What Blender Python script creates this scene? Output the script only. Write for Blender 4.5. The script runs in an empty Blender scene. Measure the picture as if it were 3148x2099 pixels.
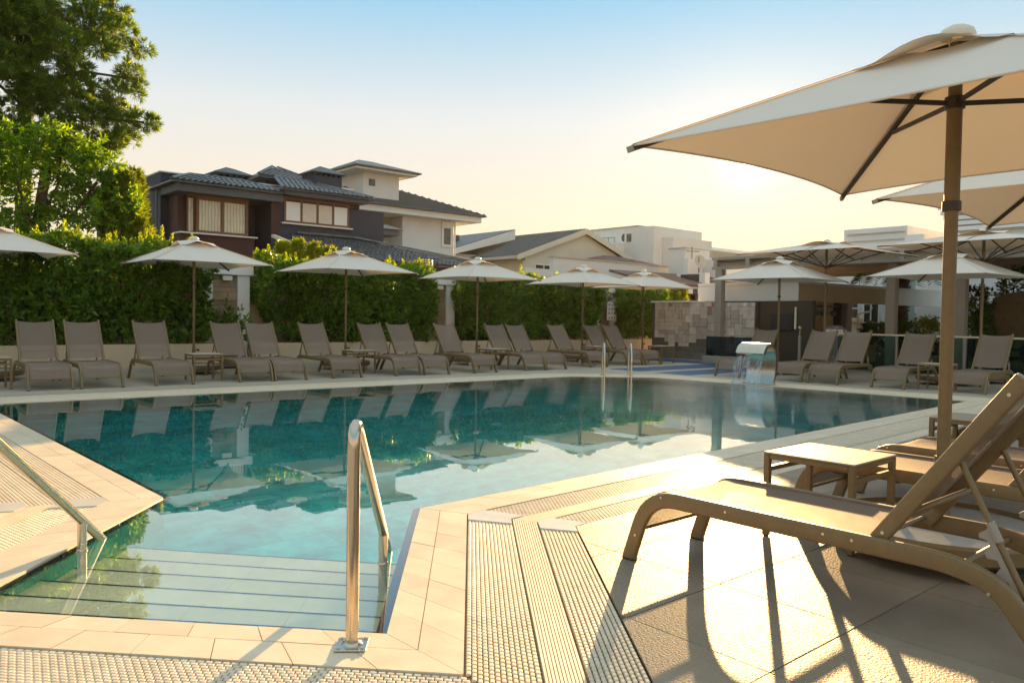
import bpy, math, random
import numpy as np
from mathutils import Vector, Matrix
from mathutils.geometry import tessellate_polygon

sc = bpy.context.scene
R = math.radians
random.seed(7)
rng = np.random.default_rng(11)

# ------------------------------------------------------------------ camera
cam_d = bpy.data.cameras.new('camera')
cam_d.lens = 27.707
cam_d.sensor_width = 36.0
cam_d.clip_start = 0.05
cam_d.clip_end = 2000
cam = bpy.data.objects.new('camera', cam_d)
sc.collection.objects.link(cam)
cam.matrix_world = (Matrix.Translation((0, 0, 1.2203)) @ Matrix.Rotation(R(-41.0), 4, 'Z')
                    @ Matrix.Rotation(R(90 - 1.79), 4, 'X') @ Matrix.Rotation(0.015765, 4, 'Z'))
sc.camera = cam

# ------------------------------------------------------------------ sky and sun
SUN_EL, SUN_AZ = 10.95, 32.6          # azimuth from +x towards +y
w = bpy.data.worlds.new('World')
sc.world = w
w.use_nodes = True
nt = w.node_tree
bg = nt.nodes['Background']
sky = nt.nodes.new('ShaderNodeTexSky')
sky.sky_type = 'NISHITA'
sky.sun_disc = False
sky.sun_elevation = R(SUN_EL)
sky.sun_rotation = R(90 - SUN_AZ)
sky.air_density = 1.0
sky.dust_density = 1.2
sky.ozone_density = 2.0
gam = nt.nodes.new('ShaderNodeGamma')
gam.inputs['Gamma'].default_value = 1.0
nt.links.new(sky.outputs['Color'], gam.inputs['Color'])
# dusty evening air: cream towards the horizon, blue above, zenith brightened to fill the shade, the same all the way round
tc = nt.nodes.new('ShaderNodeTexCoord')
sx = nt.nodes.new('ShaderNodeSeparateXYZ')
nt.links.new(tc.outputs['Generated'], sx.inputs['Vector'])
ramp = nt.nodes.new('ShaderNodeValToRGB')
rc = ramp.color_ramp
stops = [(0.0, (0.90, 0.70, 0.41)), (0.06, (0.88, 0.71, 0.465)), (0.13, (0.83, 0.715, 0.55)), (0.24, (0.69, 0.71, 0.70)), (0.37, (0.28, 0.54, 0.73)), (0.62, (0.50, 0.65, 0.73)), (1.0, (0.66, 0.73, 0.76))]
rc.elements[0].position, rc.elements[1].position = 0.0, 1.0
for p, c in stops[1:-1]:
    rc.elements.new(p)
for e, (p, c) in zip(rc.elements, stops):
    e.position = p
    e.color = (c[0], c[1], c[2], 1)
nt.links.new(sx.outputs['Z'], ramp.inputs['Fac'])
sc1 = nt.nodes.new('ShaderNodeVectorMath'); sc1.operation = 'SCALE'; sc1.inputs['Scale'].default_value = 0.98
nt.links.new(ramp.outputs['Color'], sc1.inputs[0])
sc2 = nt.nodes.new('ShaderNodeVectorMath'); sc2.operation = 'SCALE'; sc2.inputs['Scale'].default_value = 0.004
nt.links.new(gam.outputs['Color'], sc2.inputs[0])
mixs = nt.nodes.new('ShaderNodeVectorMath'); mixs.operation = 'ADD'
nt.links.new(sc1.outputs['Vector'], mixs.inputs[0])
nt.links.new(sc2.outputs['Vector'], mixs.inputs[1])
# the low sun and its aureole in the dusty air
sd_ = (math.cos(R(SUN_EL)) * math.cos(R(SUN_AZ)), math.cos(R(SUN_EL)) * math.sin(R(SUN_AZ)), math.sin(R(SUN_EL)))
dt = nt.nodes.new('ShaderNodeVectorMath'); dt.operation = 'DOT_PRODUCT'; dt.inputs[1].default_value = sd_
nt.links.new(tc.outputs['Generated'], dt.inputs[0])
mx0 = nt.nodes.new('ShaderNodeMath'); mx0.operation = 'MAXIMUM'; mx0.inputs[1].default_value = 0.0
nt.links.new(dt.outputs['Value'], mx0.inputs[0])
acc = mixs.outputs['Vector']
for ex, amt in ((160.0, (0.14, 0.09, 0.035)), (2500.0, (1.0, 0.72, 0.36)), (40000.0, (14.0, 10.5, 6.0))):
    pwn = nt.nodes.new('ShaderNodeMath'); pwn.operation = 'POWER'; pwn.inputs[1].default_value = ex
    nt.links.new(mx0.outputs['Value'], pwn.inputs[0])
    scn = nt.nodes.new('ShaderNodeVectorMath'); scn.operation = 'SCALE'; scn.inputs[0].default_value = amt
    nt.links.new(pwn.outputs['Value'], scn.inputs['Scale'])
    adn = nt.nodes.new('ShaderNodeVectorMath'); adn.operation = 'ADD'
    nt.links.new(acc, adn.inputs[0]); nt.links.new(scn.outputs['Vector'], adn.inputs[1])
    acc = adn.outputs['Vector']
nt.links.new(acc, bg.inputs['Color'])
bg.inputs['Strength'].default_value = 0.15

sun_d = bpy.data.lights.new('sun', 'SUN')
sun_d.energy = 2.0
sun_d.angle = R(0.5)
sun_d.color = (1.0, 0.62, 0.26)
sun = bpy.data.objects.new('sun', sun_d)
sc.collection.objects.link(sun)
sdir = Vector((math.cos(R(SUN_EL)) * math.cos(R(SUN_AZ)), math.cos(R(SUN_EL)) * math.sin(R(SUN_AZ)), math.sin(R(SUN_EL))))
sun.rotation_euler = sdir.to_track_quat('Z', 'Y').to_euler()
sun.location = (30, 20, 20)

sc.view_settings.view_transform = 'Standard'
sc.view_settings.look = 'None'
sc.view_settings.exposure = 3.0
sc.view_settings.gamma = 1.0
sc.view_settings.use_curve_mapping = False
sc.render.engine = 'CYCLES'
sc.cycles.use_denoising = True
sc.cycles.max_bounces = 10
sc.cycles.transparent_max_bounces = 16
sc.cycles.transmission_bounces = 8
sc.cycles.sample_clamp_indirect = 6

COL = sc.collection


# ------------------------------------------------------------------ helpers
def tag(o, label=None, cat=None, group=None, kind=None):
    if label: o['label'] = label
    if cat: o['category'] = cat
    if group: o['group'] = group
    if kind: o['kind'] = kind
    return o


def empty(name, loc=(0, 0, 0), rz=0.0, label=None, cat=None, group=None):
    o = bpy.data.objects.new(name, None)
    o.empty_display_size = 0.2
    COL.objects.link(o)
    o.location = loc
    o.rotation_euler = (0, 0, rz)
    return tag(o, label, cat, group)


def link_mesh(name, me, mat=None, parent=None, loc=None, rot=None):
    o = bpy.data.objects.new(name, me)
    COL.objects.link(o)
    if mat is not None and not me.materials:
        me.materials.append(mat)
    if parent is not None:
        o.parent = parent
    if loc is not None: o.location = loc
    if rot is not None: o.rotation_euler = rot
    return o


def copy_tree(o, parent=None):
    c = o.copy()
    COL.objects.link(c)
    c.parent = parent
    for ch in list(o.children):
        copy_tree(ch, c)
    return c


class MB:
    """collects geometry for one mesh"""
    def __init__(s):
        s.v = []; s.f = []

    def add(s, vs, fs):
        n = len(s.v)
        s.v.extend([tuple(p) for p in vs])
        s.f.extend([tuple(i + n for i in f) for f in fs])
        return s

    def box(s, x0, x1, y0, y1, z0, z1, M=None):
        vs = [Vector((x, y, z)) for z in (z0, z1) for y in (y0, y1) for x in (x0, x1)]
        if M is not None: vs = [M @ p for p in vs]
        return s.add(vs, [(0, 2, 3, 1), (4, 5, 7, 6), (0, 1, 5, 4), (1, 3, 7, 5), (3, 2, 6, 7), (2, 0, 4, 6)])

    def bbox(s, x0, x1, y0, y1, z0, z1, b=0.01, M=None):
        """box with chamfered edges"""
        xs, ys, zs = (x0, x1), (y0, y1), (z0, z1)
        vs = []; idx = {}
        for i in (0, 1):
            for j in (0, 1):
                for k in (0, 1):
                    dx = b if i == 0 else -b; dy = b if j == 0 else -b; dz = b if k == 0 else -b
                    for a, p in enumerate(((xs[i], ys[j] + dy, zs[k] + dz), (xs[i] + dx, ys[j], zs[k] + dz), (xs[i] + dx, ys[j] + dy, zs[k]))):
                        idx[(i, j, k, a)] = len(vs); vs.append(Vector(p))
        fs = []
        I = lambda i, j, k, a: idx[(i, j, k, a)]
        fs += [(I(0, 0, 0, 0), I(0, 0, 1, 0), I(0, 1, 1, 0), I(0, 1, 0, 0)), (I(1, 0, 0, 0), I(1, 1, 0, 0), I(1, 1, 1, 0), I(1, 0, 1, 0)),
               (I(0, 0, 0, 1), I(1, 0, 0, 1), I(1, 0, 1, 1), I(0, 0, 1, 1)), (I(0, 1, 0, 1), I(0, 1, 1, 1), I(1, 1, 1, 1), I(1, 1, 0, 1)),
               (I(0, 0, 0, 2), I(0, 1, 0, 2), I(1, 1, 0, 2), I(1, 0, 0, 2)), (I(0, 0, 1, 2), I(1, 0, 1, 2), I(1, 1, 1, 2), I(0, 1, 1, 2))]
        for j in (0, 1):
            for k in (0, 1):
                fs.append((I(0, j, k, 1), I(1, j, k, 1), I(1, j, k, 2), I(0, j, k, 2)))
        for i in (0, 1):
            for k in (0, 1):
                fs.append((I(i, 0, k, 0), I(i, 1, k, 0), I(i, 1, k, 2), I(i, 0, k, 2)))
        for i in (0, 1):
            for j in (0, 1):
                fs.append((I(i, j, 0, 0), I(i, j, 1, 0), I(i, j, 1, 1), I(i, j, 0, 1)))
        for i in (0, 1):
            for j in (0, 1):
                for k in (0, 1):
                    fs.append((I(i, j, k, 0), I(i, j, k, 1), I(i, j, k, 2)))
        if M is not None: vs = [M @ p for p in vs]
        return s.add(vs, fs)

    def sweep(s, path, prof, up=(0, 0, 1), cap=True):
        """prof: closed list of (a,b); a along side, b along up"""
        P = [Vector(p) for p in path]; n = len(prof); up = Vector(up); rings = []
        for i, p in enumerate(P):
            t = (P[min(i + 1, len(P) - 1)] - P[max(i - 1, 0)]).normalized()
            side = t.cross(up)
            if side.length < 1e-5: side = t.cross(Vector((1, 0, 0)))
            side.normalize(); u2 = side.cross(t).normalized()
            k = 1.0
            if 0 < i < len(P) - 1:
                a = (P[i] - P[i - 1]).normalized(); c = (P[i + 1] - P[i]).normalized()
                k = 1.0 / max(0.5, math.sqrt(max(0.01, (1 + a.dot(c)) / 2)))
            rings.append([p + side * q[0] + u2 * (q[1] * k if abs(up.z) >= 0 else q[1]) for q in prof])
        vs = [q for r in rings for q in r]; fs = []
        for i in range(len(P) - 1):
            for j in range(n):
                a = i * n + j; b = i * n + (j + 1) % n
                fs.append((a, b, b + n, a + n))
        if cap:
            fs.append(tuple(reversed(range(n)))); fs.append(tuple(range((len(P) - 1) * n, len(P) * n)))
        return s.add(vs, fs)

    def tube(s, path, r, n=10, cap=True, up=None):
        P = [Vector(p) for p in path]; vs = []; fs = []
        t0 = (P[1] - P[0]).normalized()
        a = t0.orthogonal().normalized()
        for i, p in enumerate(P):
            t = (P[min(i + 1, len(P) - 1)] - P[max(i - 1, 0)]).normalized()
            a = (a - t * a.dot(t)).normalized(); b = t.cross(a)
            vs += [p + (a * math.cos(2 * math.pi * k / n) + b * math.sin(2 * math.pi * k / n)) * r for k in range(n)]
        for i in range(len(P) - 1):
            for j in range(n):
                c = i * n + j; d = i * n + (j + 1) % n
                fs.append((c, d, d + n, c + n))
        if cap:
            fs.append(tuple(reversed(range(n)))); fs.append(tuple(range((len(P) - 1) * n, len(P) * n)))
        return s.add(vs, fs)

    def cyl(s, x, y, z0, z1, r, n=16, r1=None):
        r1 = r if r1 is None else r1
        vs = [(x + r * math.cos(2 * math.pi * k / n), y + r * math.sin(2 * math.pi * k / n), z0) for k in range(n)]
        vs += [(x + r1 * math.cos(2 * math.pi * k / n), y + r1 * math.sin(2 * math.pi * k / n), z1) for k in range(n)]
        fs = [(k, (k + 1) % n, n + (k + 1) % n, n + k) for k in range(n)] + [tuple(reversed(range(n))), tuple(range(n, 2 * n))]
        return s.add(vs, fs)

    def lathe(s, prof, x=0, y=0, n=20):
        """prof list of (r,z)"""
        vs = []; m = len(prof)
        for r, z in prof:
            vs += [(x + r * math.cos(2 * math.pi * k / n), y + r * math.sin(2 * math.pi * k / n), z) for k in range(n)]
        fs = []
        for i in range(m - 1):
            for k in range(n):
                fs.append((i * n + k, i * n + (k + 1) % n, (i + 1) * n + (k + 1) % n, (i + 1) * n + k))
        fs.append(tuple(range((m - 1) * n, m * n)))
        return s.add(vs, fs)

    def prism(s, poly, z0, z1):
        n = len(poly)
        vs = [(p[0], p[1], z0) for p in poly] + [(p[0], p[1], z1) for p in poly]
        fs = [(i, (i + 1) % n, n + (i + 1) % n, n + i) for i in range(n)] + [tuple(reversed(range(n))), tuple(range(n, 2 * n))]
        return s.add(vs, fs)

    def slab(s, pts, th):
        """planar polygon pts (3d) thickened downwards along -normal"""
        P = [Vector(p) for p in pts]; n = len(P)
        nr = (P[1] - P[0]).cross(P[2] - P[0]).normalized()
        vs = P + [p - nr * th for p in P]
        fs = [tuple(range(n)), tuple(reversed(range(n, 2 * n)))] + [((i + 1) % n, i, n + i, n + (i + 1) % n) for i in range(n)]
        return s.add(vs, fs)

    def mesh(s, name, mat=None, smooth=None):
        me = bpy.data.meshes.new(name)
        me.from_pydata(s.v, [], s.f)
        me.update()
        if smooth is not None:
            me.shade_smooth()
            if smooth < 180: me.set_sharp_from_angle(angle=R(smooth))
        if mat is not None: me.materials.append(mat)
        return me

    def build(s, name, mat, parent=None, smooth=None, loc=None, rot=None):
        return link_mesh(name, s.mesh(name, mat, smooth), None, parent, loc, rot)


def rrect(wd, ht, r=0.008, n=3):
    out = []
    for cx, cy, a0 in ((wd / 2 - r, ht / 2 - r, 0), (-wd / 2 + r, ht / 2 - r, 90), (-wd / 2 + r, -ht / 2 + r, 180), (wd / 2 - r, -ht / 2 + r, 270)):
        for k in range(n + 1):
            a = R(a0 + 90 * k / n)
            out.append((cx + r * math.cos(a), cy + r * math.sin(a)))
    return out


def fillet(pts, rad, n=6):
    """round the corners of a polyline (3d)"""
    P = [Vector(p) for p in pts]; out = [P[0]]
    for i in range(1, len(P) - 1):
        r = rad[i] if isinstance(rad, (list, tuple)) else rad
        a = (P[i - 1] - P[i]); b = (P[i + 1] - P[i])
        d = min(r, a.length * 0.49, b.length * 0.49)
        p0 = P[i] + a.normalized() * d; p1 = P[i] + b.normalized() * d
        for k in range(n + 1):
            t = k / n
            out.append(p0 * (1 - t) ** 2 + P[i] * 2 * t * (1 - t) + p1 * t * t)
    out.append(P[-1])
    return out


def np_mesh(name, V, F, mat, smooth=False):
    """V (n,3) F (m,k) numpy"""
    me = bpy.data.meshes.new(name)
    k = F.shape[1]; m = len(F)
    me.vertices.add(len(V)); me.vertices.foreach_set('co', V.astype(np.float32).ravel())
    me.loops.add(m * k); me.loops.foreach_set('vertex_index', F.astype(np.int32).ravel())
    me.polygons.add(m)
    me.polygons.foreach_set('loop_start', np.arange(0, m * k, k, dtype=np.int32))
    me.polygons.foreach_set('loop_total', np.full(m, k, dtype=np.int32))
    me.update(calc_edges=True)
    me.materials.append(mat)
    if smooth: me.shade_smooth()
    return me


# ------------------------------------------------------------------ materials
class NT:
    def __init__(s, name):
        s.m = bpy.data.materials.new(name); s.m.use_nodes = True
        s.t = s.m.node_tree; s.b = s.t.nodes['Principled BSDF']; s.out = s.t.nodes['Material Output']

    def n(s, ty, **kw):
        o = s.t.nodes.new(ty)
        for k, v in kw.items():
            if k in o.inputs: o.inputs[k].default_value = v
            else: setattr(o, k, v)
        return o

    def l(s, a, b): s.t.links.new(a, b)

    def obj_co(s):
        return s.n('ShaderNodeTexCoord').outputs['Object']

    def geo_pos(s):
        return s.n('ShaderNodeNewGeometry').outputs['Position']


def rgba(c): return (c[0], c[1], c[2], 1.0)


def make_mat(name, col, rough=0.6, metal=0.0, col2=None, vscale=4.0, bump=0.0, bscale=60.0, objrand=0.0, island=0.0, spec=0.5, world=True, detail=4.0, rvar=0.0, bdist=0.01, ior=1.5):
    q = NT(name); b = q.b
    b.inputs['Roughness'].default_value = rough
    b.inputs['Metallic'].default_value = metal
    b.inputs['Specular IOR Level'].default_value = spec
    b.inputs['IOR'].default_value = ior
    b.inputs['Base Color'].default_value = rgba(col)
    pos = q.geo_pos() if world else q.obj_co()
    src = None
    if col2 is not None:
        nz = q.n('ShaderNodeTexNoise', Scale=vscale, Detail=detail, Roughness=0.6); q.l(pos, nz.inputs['Vector'])
        rp = q.n('ShaderNodeValToRGB')
        rp.color_ramp.elements[0].position = 0.3; rp.color_ramp.elements[1].position = 0.7
        rp.color_ramp.elements[0].color = rgba(col); rp.color_ramp.elements[1].color = rgba(col2)
        q.l(nz.outputs['Fac'], rp.inputs['Fac']); src = rp.outputs['Color']
        if rvar:
            mr = q.n('ShaderNodeMapRange'); mr.inputs['To Min'].default_value = rough - rvar; mr.inputs['To Max'].default_value = rough + rvar
            q.l(nz.outputs['Fac'], mr.inputs['Value']); q.l(mr.outputs['Result'], b.inputs['Roughness'])
    for amt, outn, nodet in ((objrand, 'Random', 'ShaderNodeObjectInfo'), (island, 'Random Per Island', 'ShaderNodeNewGeometry')):
        if amt:
            oi = q.n(nodet)
            mr = q.n('ShaderNodeMapRange'); mr.inputs['To Min'].default_value = 1 - amt; mr.inputs['To Max'].default_value = 1 + amt
            q.l(oi.outputs[outn], mr.inputs['Value'])
            hs = q.n('ShaderNodeHueSaturation')
            if src is None: hs.inputs['Color'].default_value = rgba(col)
            else: q.l(src, hs.inputs['Color'])
            q.l(mr.outputs['Result'], hs.inputs['Value']); src = hs.outputs['Color']
    if src is not None: q.l(src, b.inputs['Base Color'])
    if bump:
        nz2 = q.n('ShaderNodeTexNoise', Scale=bscale, Detail=3.0); q.l(pos, nz2.inputs['Vector'])
        bp = q.n('ShaderNodeBump'); bp.inputs['Strength'].default_value = bump; bp.inputs['Distance'].default_value = bdist
        q.l(nz2.outputs['Fac'], bp.inputs['Height']); q.l(bp.outputs['Normal'], b.inputs['Normal'])
    return q.m


def leaf_mat(name, c1, c2, trans=0.35, c3=None, rough=0.45):
    q = NT(name); b = q.b
    g = q.n('ShaderNodeNewGeometry')
    rp = q.n('ShaderNodeValToRGB')
    rp.color_ramp.elements[0].color = rgba(c1); rp.color_ramp.elements[1].color = rgba(c2)
    if c3 is not None:
        e = rp.color_ramp.elements.new(0.85); e.color = rgba(c2); rp.color_ramp.elements[-1].color = rgba(c3)
    q.l(g.outputs['Random Per Island'], rp.inputs['Fac'])
    nz = q.n('ShaderNodeTexNoise', Scale=1.6, Detail=2.0); q.l(g.outputs['Position'], nz.inputs['Vector'])
    mr = q.n('ShaderNodeMapRange'); mr.inputs['To Min'].default_value = 0.6; mr.inputs['To Max'].default_value = 1.4
    q.l(nz.outputs['Fac'], mr.inputs['Value'])
    hs = q.n('ShaderNodeHueSaturation'); q.l(rp.outputs['Color'], hs.inputs['Color']); q.l(mr.outputs['Result'], hs.inputs['Value'])
    q.l(hs.outputs['Color'], b.inputs['Base Color'])
    b.inputs['Roughness'].default_value = rough
    b.inputs['Specular IOR Level'].default_value = 0.4
    tr = q.n('ShaderNodeBsdfTranslucent')
    h2 = q.n('ShaderNodeHueSaturation'); h2.inputs['Value'].default_value = 2.0; h2.inputs['Hue'].default_value = 0.48; h2.inputs['Saturation'].default_value = 1.1
    q.l(hs.outputs['Color'], h2.inputs['Color']); q.l(h2.outputs['Color'], tr.inputs['Color'])
    mx = q.n('ShaderNodeMixShader'); mx.inputs['Fac'].default_value = trans
    q.l(b.outputs['BSDF'], mx.inputs[1]); q.l(tr.outputs['BSDF'], mx.inputs[2]); q.l(mx.outputs['Shader'], q.out.inputs['Surface'])
    return q.m


M = {}
M['deck_tile'] = make_mat('deck_tile_stone', (0.25, 0.195, 0.135), 0.52, col2=(0.33, 0.262, 0.185), vscale=2.2, bump=0.9, bscale=95, objrand=0.11, rvar=0.05, spec=0.5, bdist=0.007, ior=1.25)
M['deck_far'] = make_mat('deck_stone', (0.26, 0.235, 0.20), 0.5, col2=(0.34, 0.305, 0.26), vscale=1.5, bump=0.3, bscale=160)
M['grout'] = make_mat('grout', (0.12, 0.105, 0.09), 0.8)
M['coping'] = make_mat('cream_coping', (0.67, 0.545, 0.375), 0.40, col2=(0.76, 0.645, 0.475), vscale=5, ior=1.25, bump=0.06, bscale=40, objrand=0.05, rvar=0.1)
M['grate'] = make_mat('cream_grate_plastic', (0.66, 0.54, 0.375), 0.50, col2=(0.76, 0.655, 0.50), vscale=9, ior=1.3, objrand=0.07, island=0.08)
M['channel'] = make_mat('drain_channel', (0.30, 0.21, 0.11), 0.6)
M['marble'] = make_mat('white_marble', (0.72, 0.68, 0.60), 0.25, col2=(0.62, 0.57, 0.48), vscale=6)
M['navy'] = make_mat('navy_trim_tile', (0.012, 0.018, 0.06), 0.12)
M['step'] = make_mat('pale_step_tile', (0.62, 0.68, 0.52), 0.4, col2=(0.70, 0.75, 0.60), vscale=4, objrand=0.05)
M['pool_tile'] = make_mat('teal_pool_stone', (0.003, 0.36, 0.44), 0.35, col2=(0.03, 0.76, 0.80), vscale=4.5, objrand=0.14, island=0.2, detail=8)
M['pool_wall'] = make_mat('teal_wall_stone', (0.012, 0.38, 0.40), 0.35, col2=(0.10, 0.56, 0.48), vscale=2.5, objrand=0.3, detail=6)
M['blue_tile'] = make_mat('blue_pool_tile', (0.006, 0.052, 0.13), 0.5, col2=(0.010, 0.075, 0.17), vscale=3, objrand=0.15)
M['steel'] = make_mat('polished_steel', (0.60, 0.53, 0.43), 0.17, 1.0, col2=(0.52, 0.45, 0.36), vscale=14)
M['bronze'] = make_mat('bronze_painted_metal', (0.185, 0.125, 0.058), 0.42, 0.12, col2=(0.215, 0.147, 0.07), vscale=20, spec=0.4)
M['bronze_dark'] = make_mat('dark_bronze_metal', (0.055, 0.042, 0.03), 0.4, 0.3)
M['bolt'] = make_mat('bolt_steel', (0.6, 0.55, 0.47), 0.3, 1.0)
M['plastic_white'] = make_mat('off_white_plastic', (0.72, 0.64, 0.50), 0.4)
M['black'] = make_mat('black_plastic', (0.015, 0.015, 0.017), 0.5)
M['table_top'] = make_mat('table_top_glass', (0.40, 0.335, 0.25), 0.60, col2=(0.44, 0.37, 0.28), vscale=3, spec=0.5, ior=1.1, bump=0.1, bscale=300, bdist=0.002)
M['base_plate'] = make_mat('base_plate_stone', (0.42, 0.38, 0.33), 0.35, col2=(0.5, 0.46, 0.4), vscale=12, bump=0.1)
M['white'] = make_mat('white_plaster', (0.80, 0.765, 0.70), 0.75, col2=(0.74, 0.705, 0.64), vscale=0.9, bump=0.15, bscale=45)
M['offwhite'] = make_mat('offwhite_plaster', (0.74, 0.71, 0.66), 0.8, col2=(0.68, 0.65, 0.60), vscale=0.8, bump=0.15, bscale=40)
M['cream'] = make_mat('cream_plaster', (0.66, 0.51, 0.33), 0.8, col2=(0.59, 0.45, 0.285), vscale=1.3, bump=0.2, bscale=60)
M['beige'] = make_mat('beige_plaster', (0.50, 0.46, 0.38), 0.8, col2=(0.45, 0.41, 0.34), vscale=0.8)
M['gable'] = make_mat('pale_khaki_plaster', (0.64, 0.59, 0.46), 0.85, col2=(0.59, 0.545, 0.425), vscale=0.7)
M['anthracite'] = make_mat('anthracite_plaster', (0.034, 0.042, 0.062), 0.8, col2=(0.045, 0.054, 0.076), vscale=1.2, bump=0.3, bscale=30)
M['fascia'] = make_mat('grey_fascia', (0.095, 0.102, 0.118), 0.7, col2=(0.115, 0.122, 0.138), vscale=2)
M['brown_wall'] = make_mat('brown_plaster', (0.066, 0.029, 0.022), 0.8, col2=(0.078, 0.035, 0.026), vscale=2)
M['wood'] = make_mat('brown_window_wood', (0.16, 0.065, 0.025), 0.5, col2=(0.20, 0.085, 0.035), vscale=7)
M['roof_tile'] = make_mat('slate_roof_tile', (0.075, 0.086, 0.094), 0.42, col2=(0.12, 0.132, 0.14), vscale=5, objrand=0.2, island=0.15)
M['roof_grey'] = make_mat('grey_roof', (0.060, 0.072, 0.076), 0.5, col2=(0.085, 0.097, 0.10), vscale=2)
M['red_roof'] = make_mat('red_roof_tile', (0.17, 0.075, 0.05), 0.7, col2=(0.10, 0.05, 0.04), vscale=3)
M['glass_dark'] = make_mat('dark_window_glass', (0.03, 0.035, 0.035), 0.05, spec=0.8)
M['curtain'] = make_mat('window_with_curtain', (0.58, 0.50, 0.36), 0.12, col2=(0.70, 0.62, 0.46), vscale=3, spec=0.7)
cm = M['curtain'].node_tree
wv_ = cm.nodes.new('ShaderNodeTexWave'); wv_.bands_direction = 'X'; wv_.inputs['Scale'].default_value = 2.6; wv_.inputs['Distortion'].default_value = 2.5; wv_.inputs['Detail'].default_value = 2.0  # curtain folds: their light and shade put into the colour as wavy bands
hv_ = cm.nodes.new('ShaderNodeHueSaturation'); mr_ = cm.nodes.new('ShaderNodeMapRange'); mr_.inputs['To Min'].default_value = 0.72; mr_.inputs['To Max'].default_value = 1.1
ps_ = [n for n in cm.nodes if n.type == 'NEW_GEOMETRY'][0]
cm.links.new(ps_.outputs['Position'], wv_.inputs['Vector']); cm.links.new(wv_.outputs['Fac'], mr_.inputs['Value']); cm.links.new(mr_.outputs['Result'], hv_.inputs['Value'])
cm.links.new([n for n in cm.nodes if n.type == 'VALTORGB'][0].outputs['Color'], hv_.inputs['Color']); cm.links.new(hv_.outputs['Color'], cm.nodes['Principled BSDF'].inputs['Base Color'])
M['blind'] = make_mat('window_with_white_blind', (0.76, 0.74, 0.71), 0.12, col2=(0.80, 0.78, 0.75), vscale=1.5, spec=0.7)
M['blind_beige'] = make_mat('window_with_beige_blind', (0.60, 0.52, 0.42), 0.15, col2=(0.66, 0.58, 0.48), vscale=2, spec=0.7)
M['taupe'] = make_mat('taupe_painted_metal', (0.30, 0.26, 0.21), 0.55, col2=(0.33, 0.285, 0.23), vscale=3)
M['taupe_dark'] = make_mat('taupe_soffit', (0.28, 0.235, 0.165), 0.7)
M['dark_wood'] = make_mat('dark_brown_panel', (0.040, 0.026, 0.014), 0.55, col2=(0.052, 0.034, 0.018), vscale=4)
M['bar_tan'] = make_mat('tan_bar_board', (0.50, 0.31, 0.13), 0.55, col2=(0.58, 0.37, 0.17), vscale=5, objrand=0.1)
M['wicker'] = make_mat('dark_wicker', (0.018, 0.013, 0.011), 0.6, bump=0.5, bscale=200)
M['bark'] = make_mat('brown_bark', (0.10, 0.06, 0.04), 0.9, col2=(0.06, 0.038, 0.026), vscale=8, bump=0.8, bscale=25)
M['palm_bark'] = make_mat('palm_bark', (0.14, 0.11, 0.085), 0.9, col2=(0.08, 0.06, 0.05), vscale=14, bump=0.8, bscale=30)
M['banner'] = make_mat('brown_banner_board', (0.20, 0.155, 0.09), 0.7)
M['print'] = make_mat('dark_print', (0.09, 0.06, 0.035), 0.7)
M['skin'] = make_mat('skin', (0.30, 0.17, 0.11), 0.55)
M['cloth_black'] = make_mat('black_cloth', (0.015, 0.014, 0.014), 0.85)
M['grey_plastic'] = make_mat('grey_plastic', (0.13, 0.14, 0.15), 0.5)
M['green_wall'] = make_mat('pale_green_wall', (0.36, 0.45, 0.38), 0.7)
M['sky_white'] = make_mat('bright_white_plaster', (0.80, 0.78, 0.74), 0.7, col2=(0.74, 0.72, 0.68), vscale=0.5)
M['soil'] = make_mat('planter_soil', (0.035, 0.025, 0.018), 0.95, bump=0.6, bscale=40)
M['ground'] = make_mat('dry_ground', (0.16, 0.14, 0.10), 0.95, col2=(0.11, 0.11, 0.07), vscale=0.4)
M['lamp_glass'] = make_mat('lantern_glass', (0.72, 0.55, 0.42), 0.4)
M['hedge'] = leaf_mat('hedge_leaf', (0.055, 0.13, 0.018), (0.14, 0.25, 0.03), 0.36, (0.18, 0.28, 0.035), rough=0.32)
M['shoot'] = leaf_mat('young_hedge_leaf', (0.11, 0.18, 0.014), (0.24, 0.30, 0.025), 0.5)
M['broad'] = leaf_mat('broad_tree_leaf', (0.05, 0.12, 0.012), (0.14, 0.27, 0.02), 0.5, (0.25, 0.36, 0.03))
M['pine'] = leaf_mat('pine_needle', (0.06, 0.12, 0.024), (0.14, 0.22, 0.032), 0.5, (0.33, 0.36, 0.04))
M['thuja'] = leaf_mat('thuja_spray', (0.07, 0.12, 0.014), (0.19, 0.23, 0.022), 0.4)
M['thuja_gold'] = leaf_mat('golden_thuja_spray', (0.14, 0.20, 0.014), (0.26, 0.30, 0.02), 0.45)
M['plant'] = leaf_mat('potted_plant_leaf', (0.03, 0.075, 0.012), (0.08, 0.16, 0.02), 0.35)

# stone cladding: each stone takes its own tone
q = NT('cladding_stone')
oi = q.n('ShaderNodeObjectInfo'); rp = q.n('ShaderNodeValToRGB'); cr = rp.color_ramp; cr.interpolation = 'CONSTANT'
cols = [(0.0, (0.56, 0.47, 0.38)), (0.2, (0.47, 0.39, 0.32)), (0.4, (0.60, 0.51, 0.42)), (0.58, (0.44, 0.355, 0.29)), (0.76, (0.38, 0.185, 0.115)), (0.86, (0.52, 0.43, 0.35)), (0.93, (0.66, 0.58, 0.50))]
cr.elements[0].color = rgba(cols[0][1]); cr.elements[1].position = 0.2; cr.elements[1].color = rgba(cols[1][1])
for p, c in cols[2:]:
    e = cr.elements.new(p); e.color = rgba(c)
q.l(oi.outputs['Random'], rp.inputs['Fac'])
nz = q.n('ShaderNodeTexNoise', Scale=5.0, Detail=6.0, Roughness=0.65); q.l(q.geo_pos(), nz.inputs['Vector'])
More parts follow.
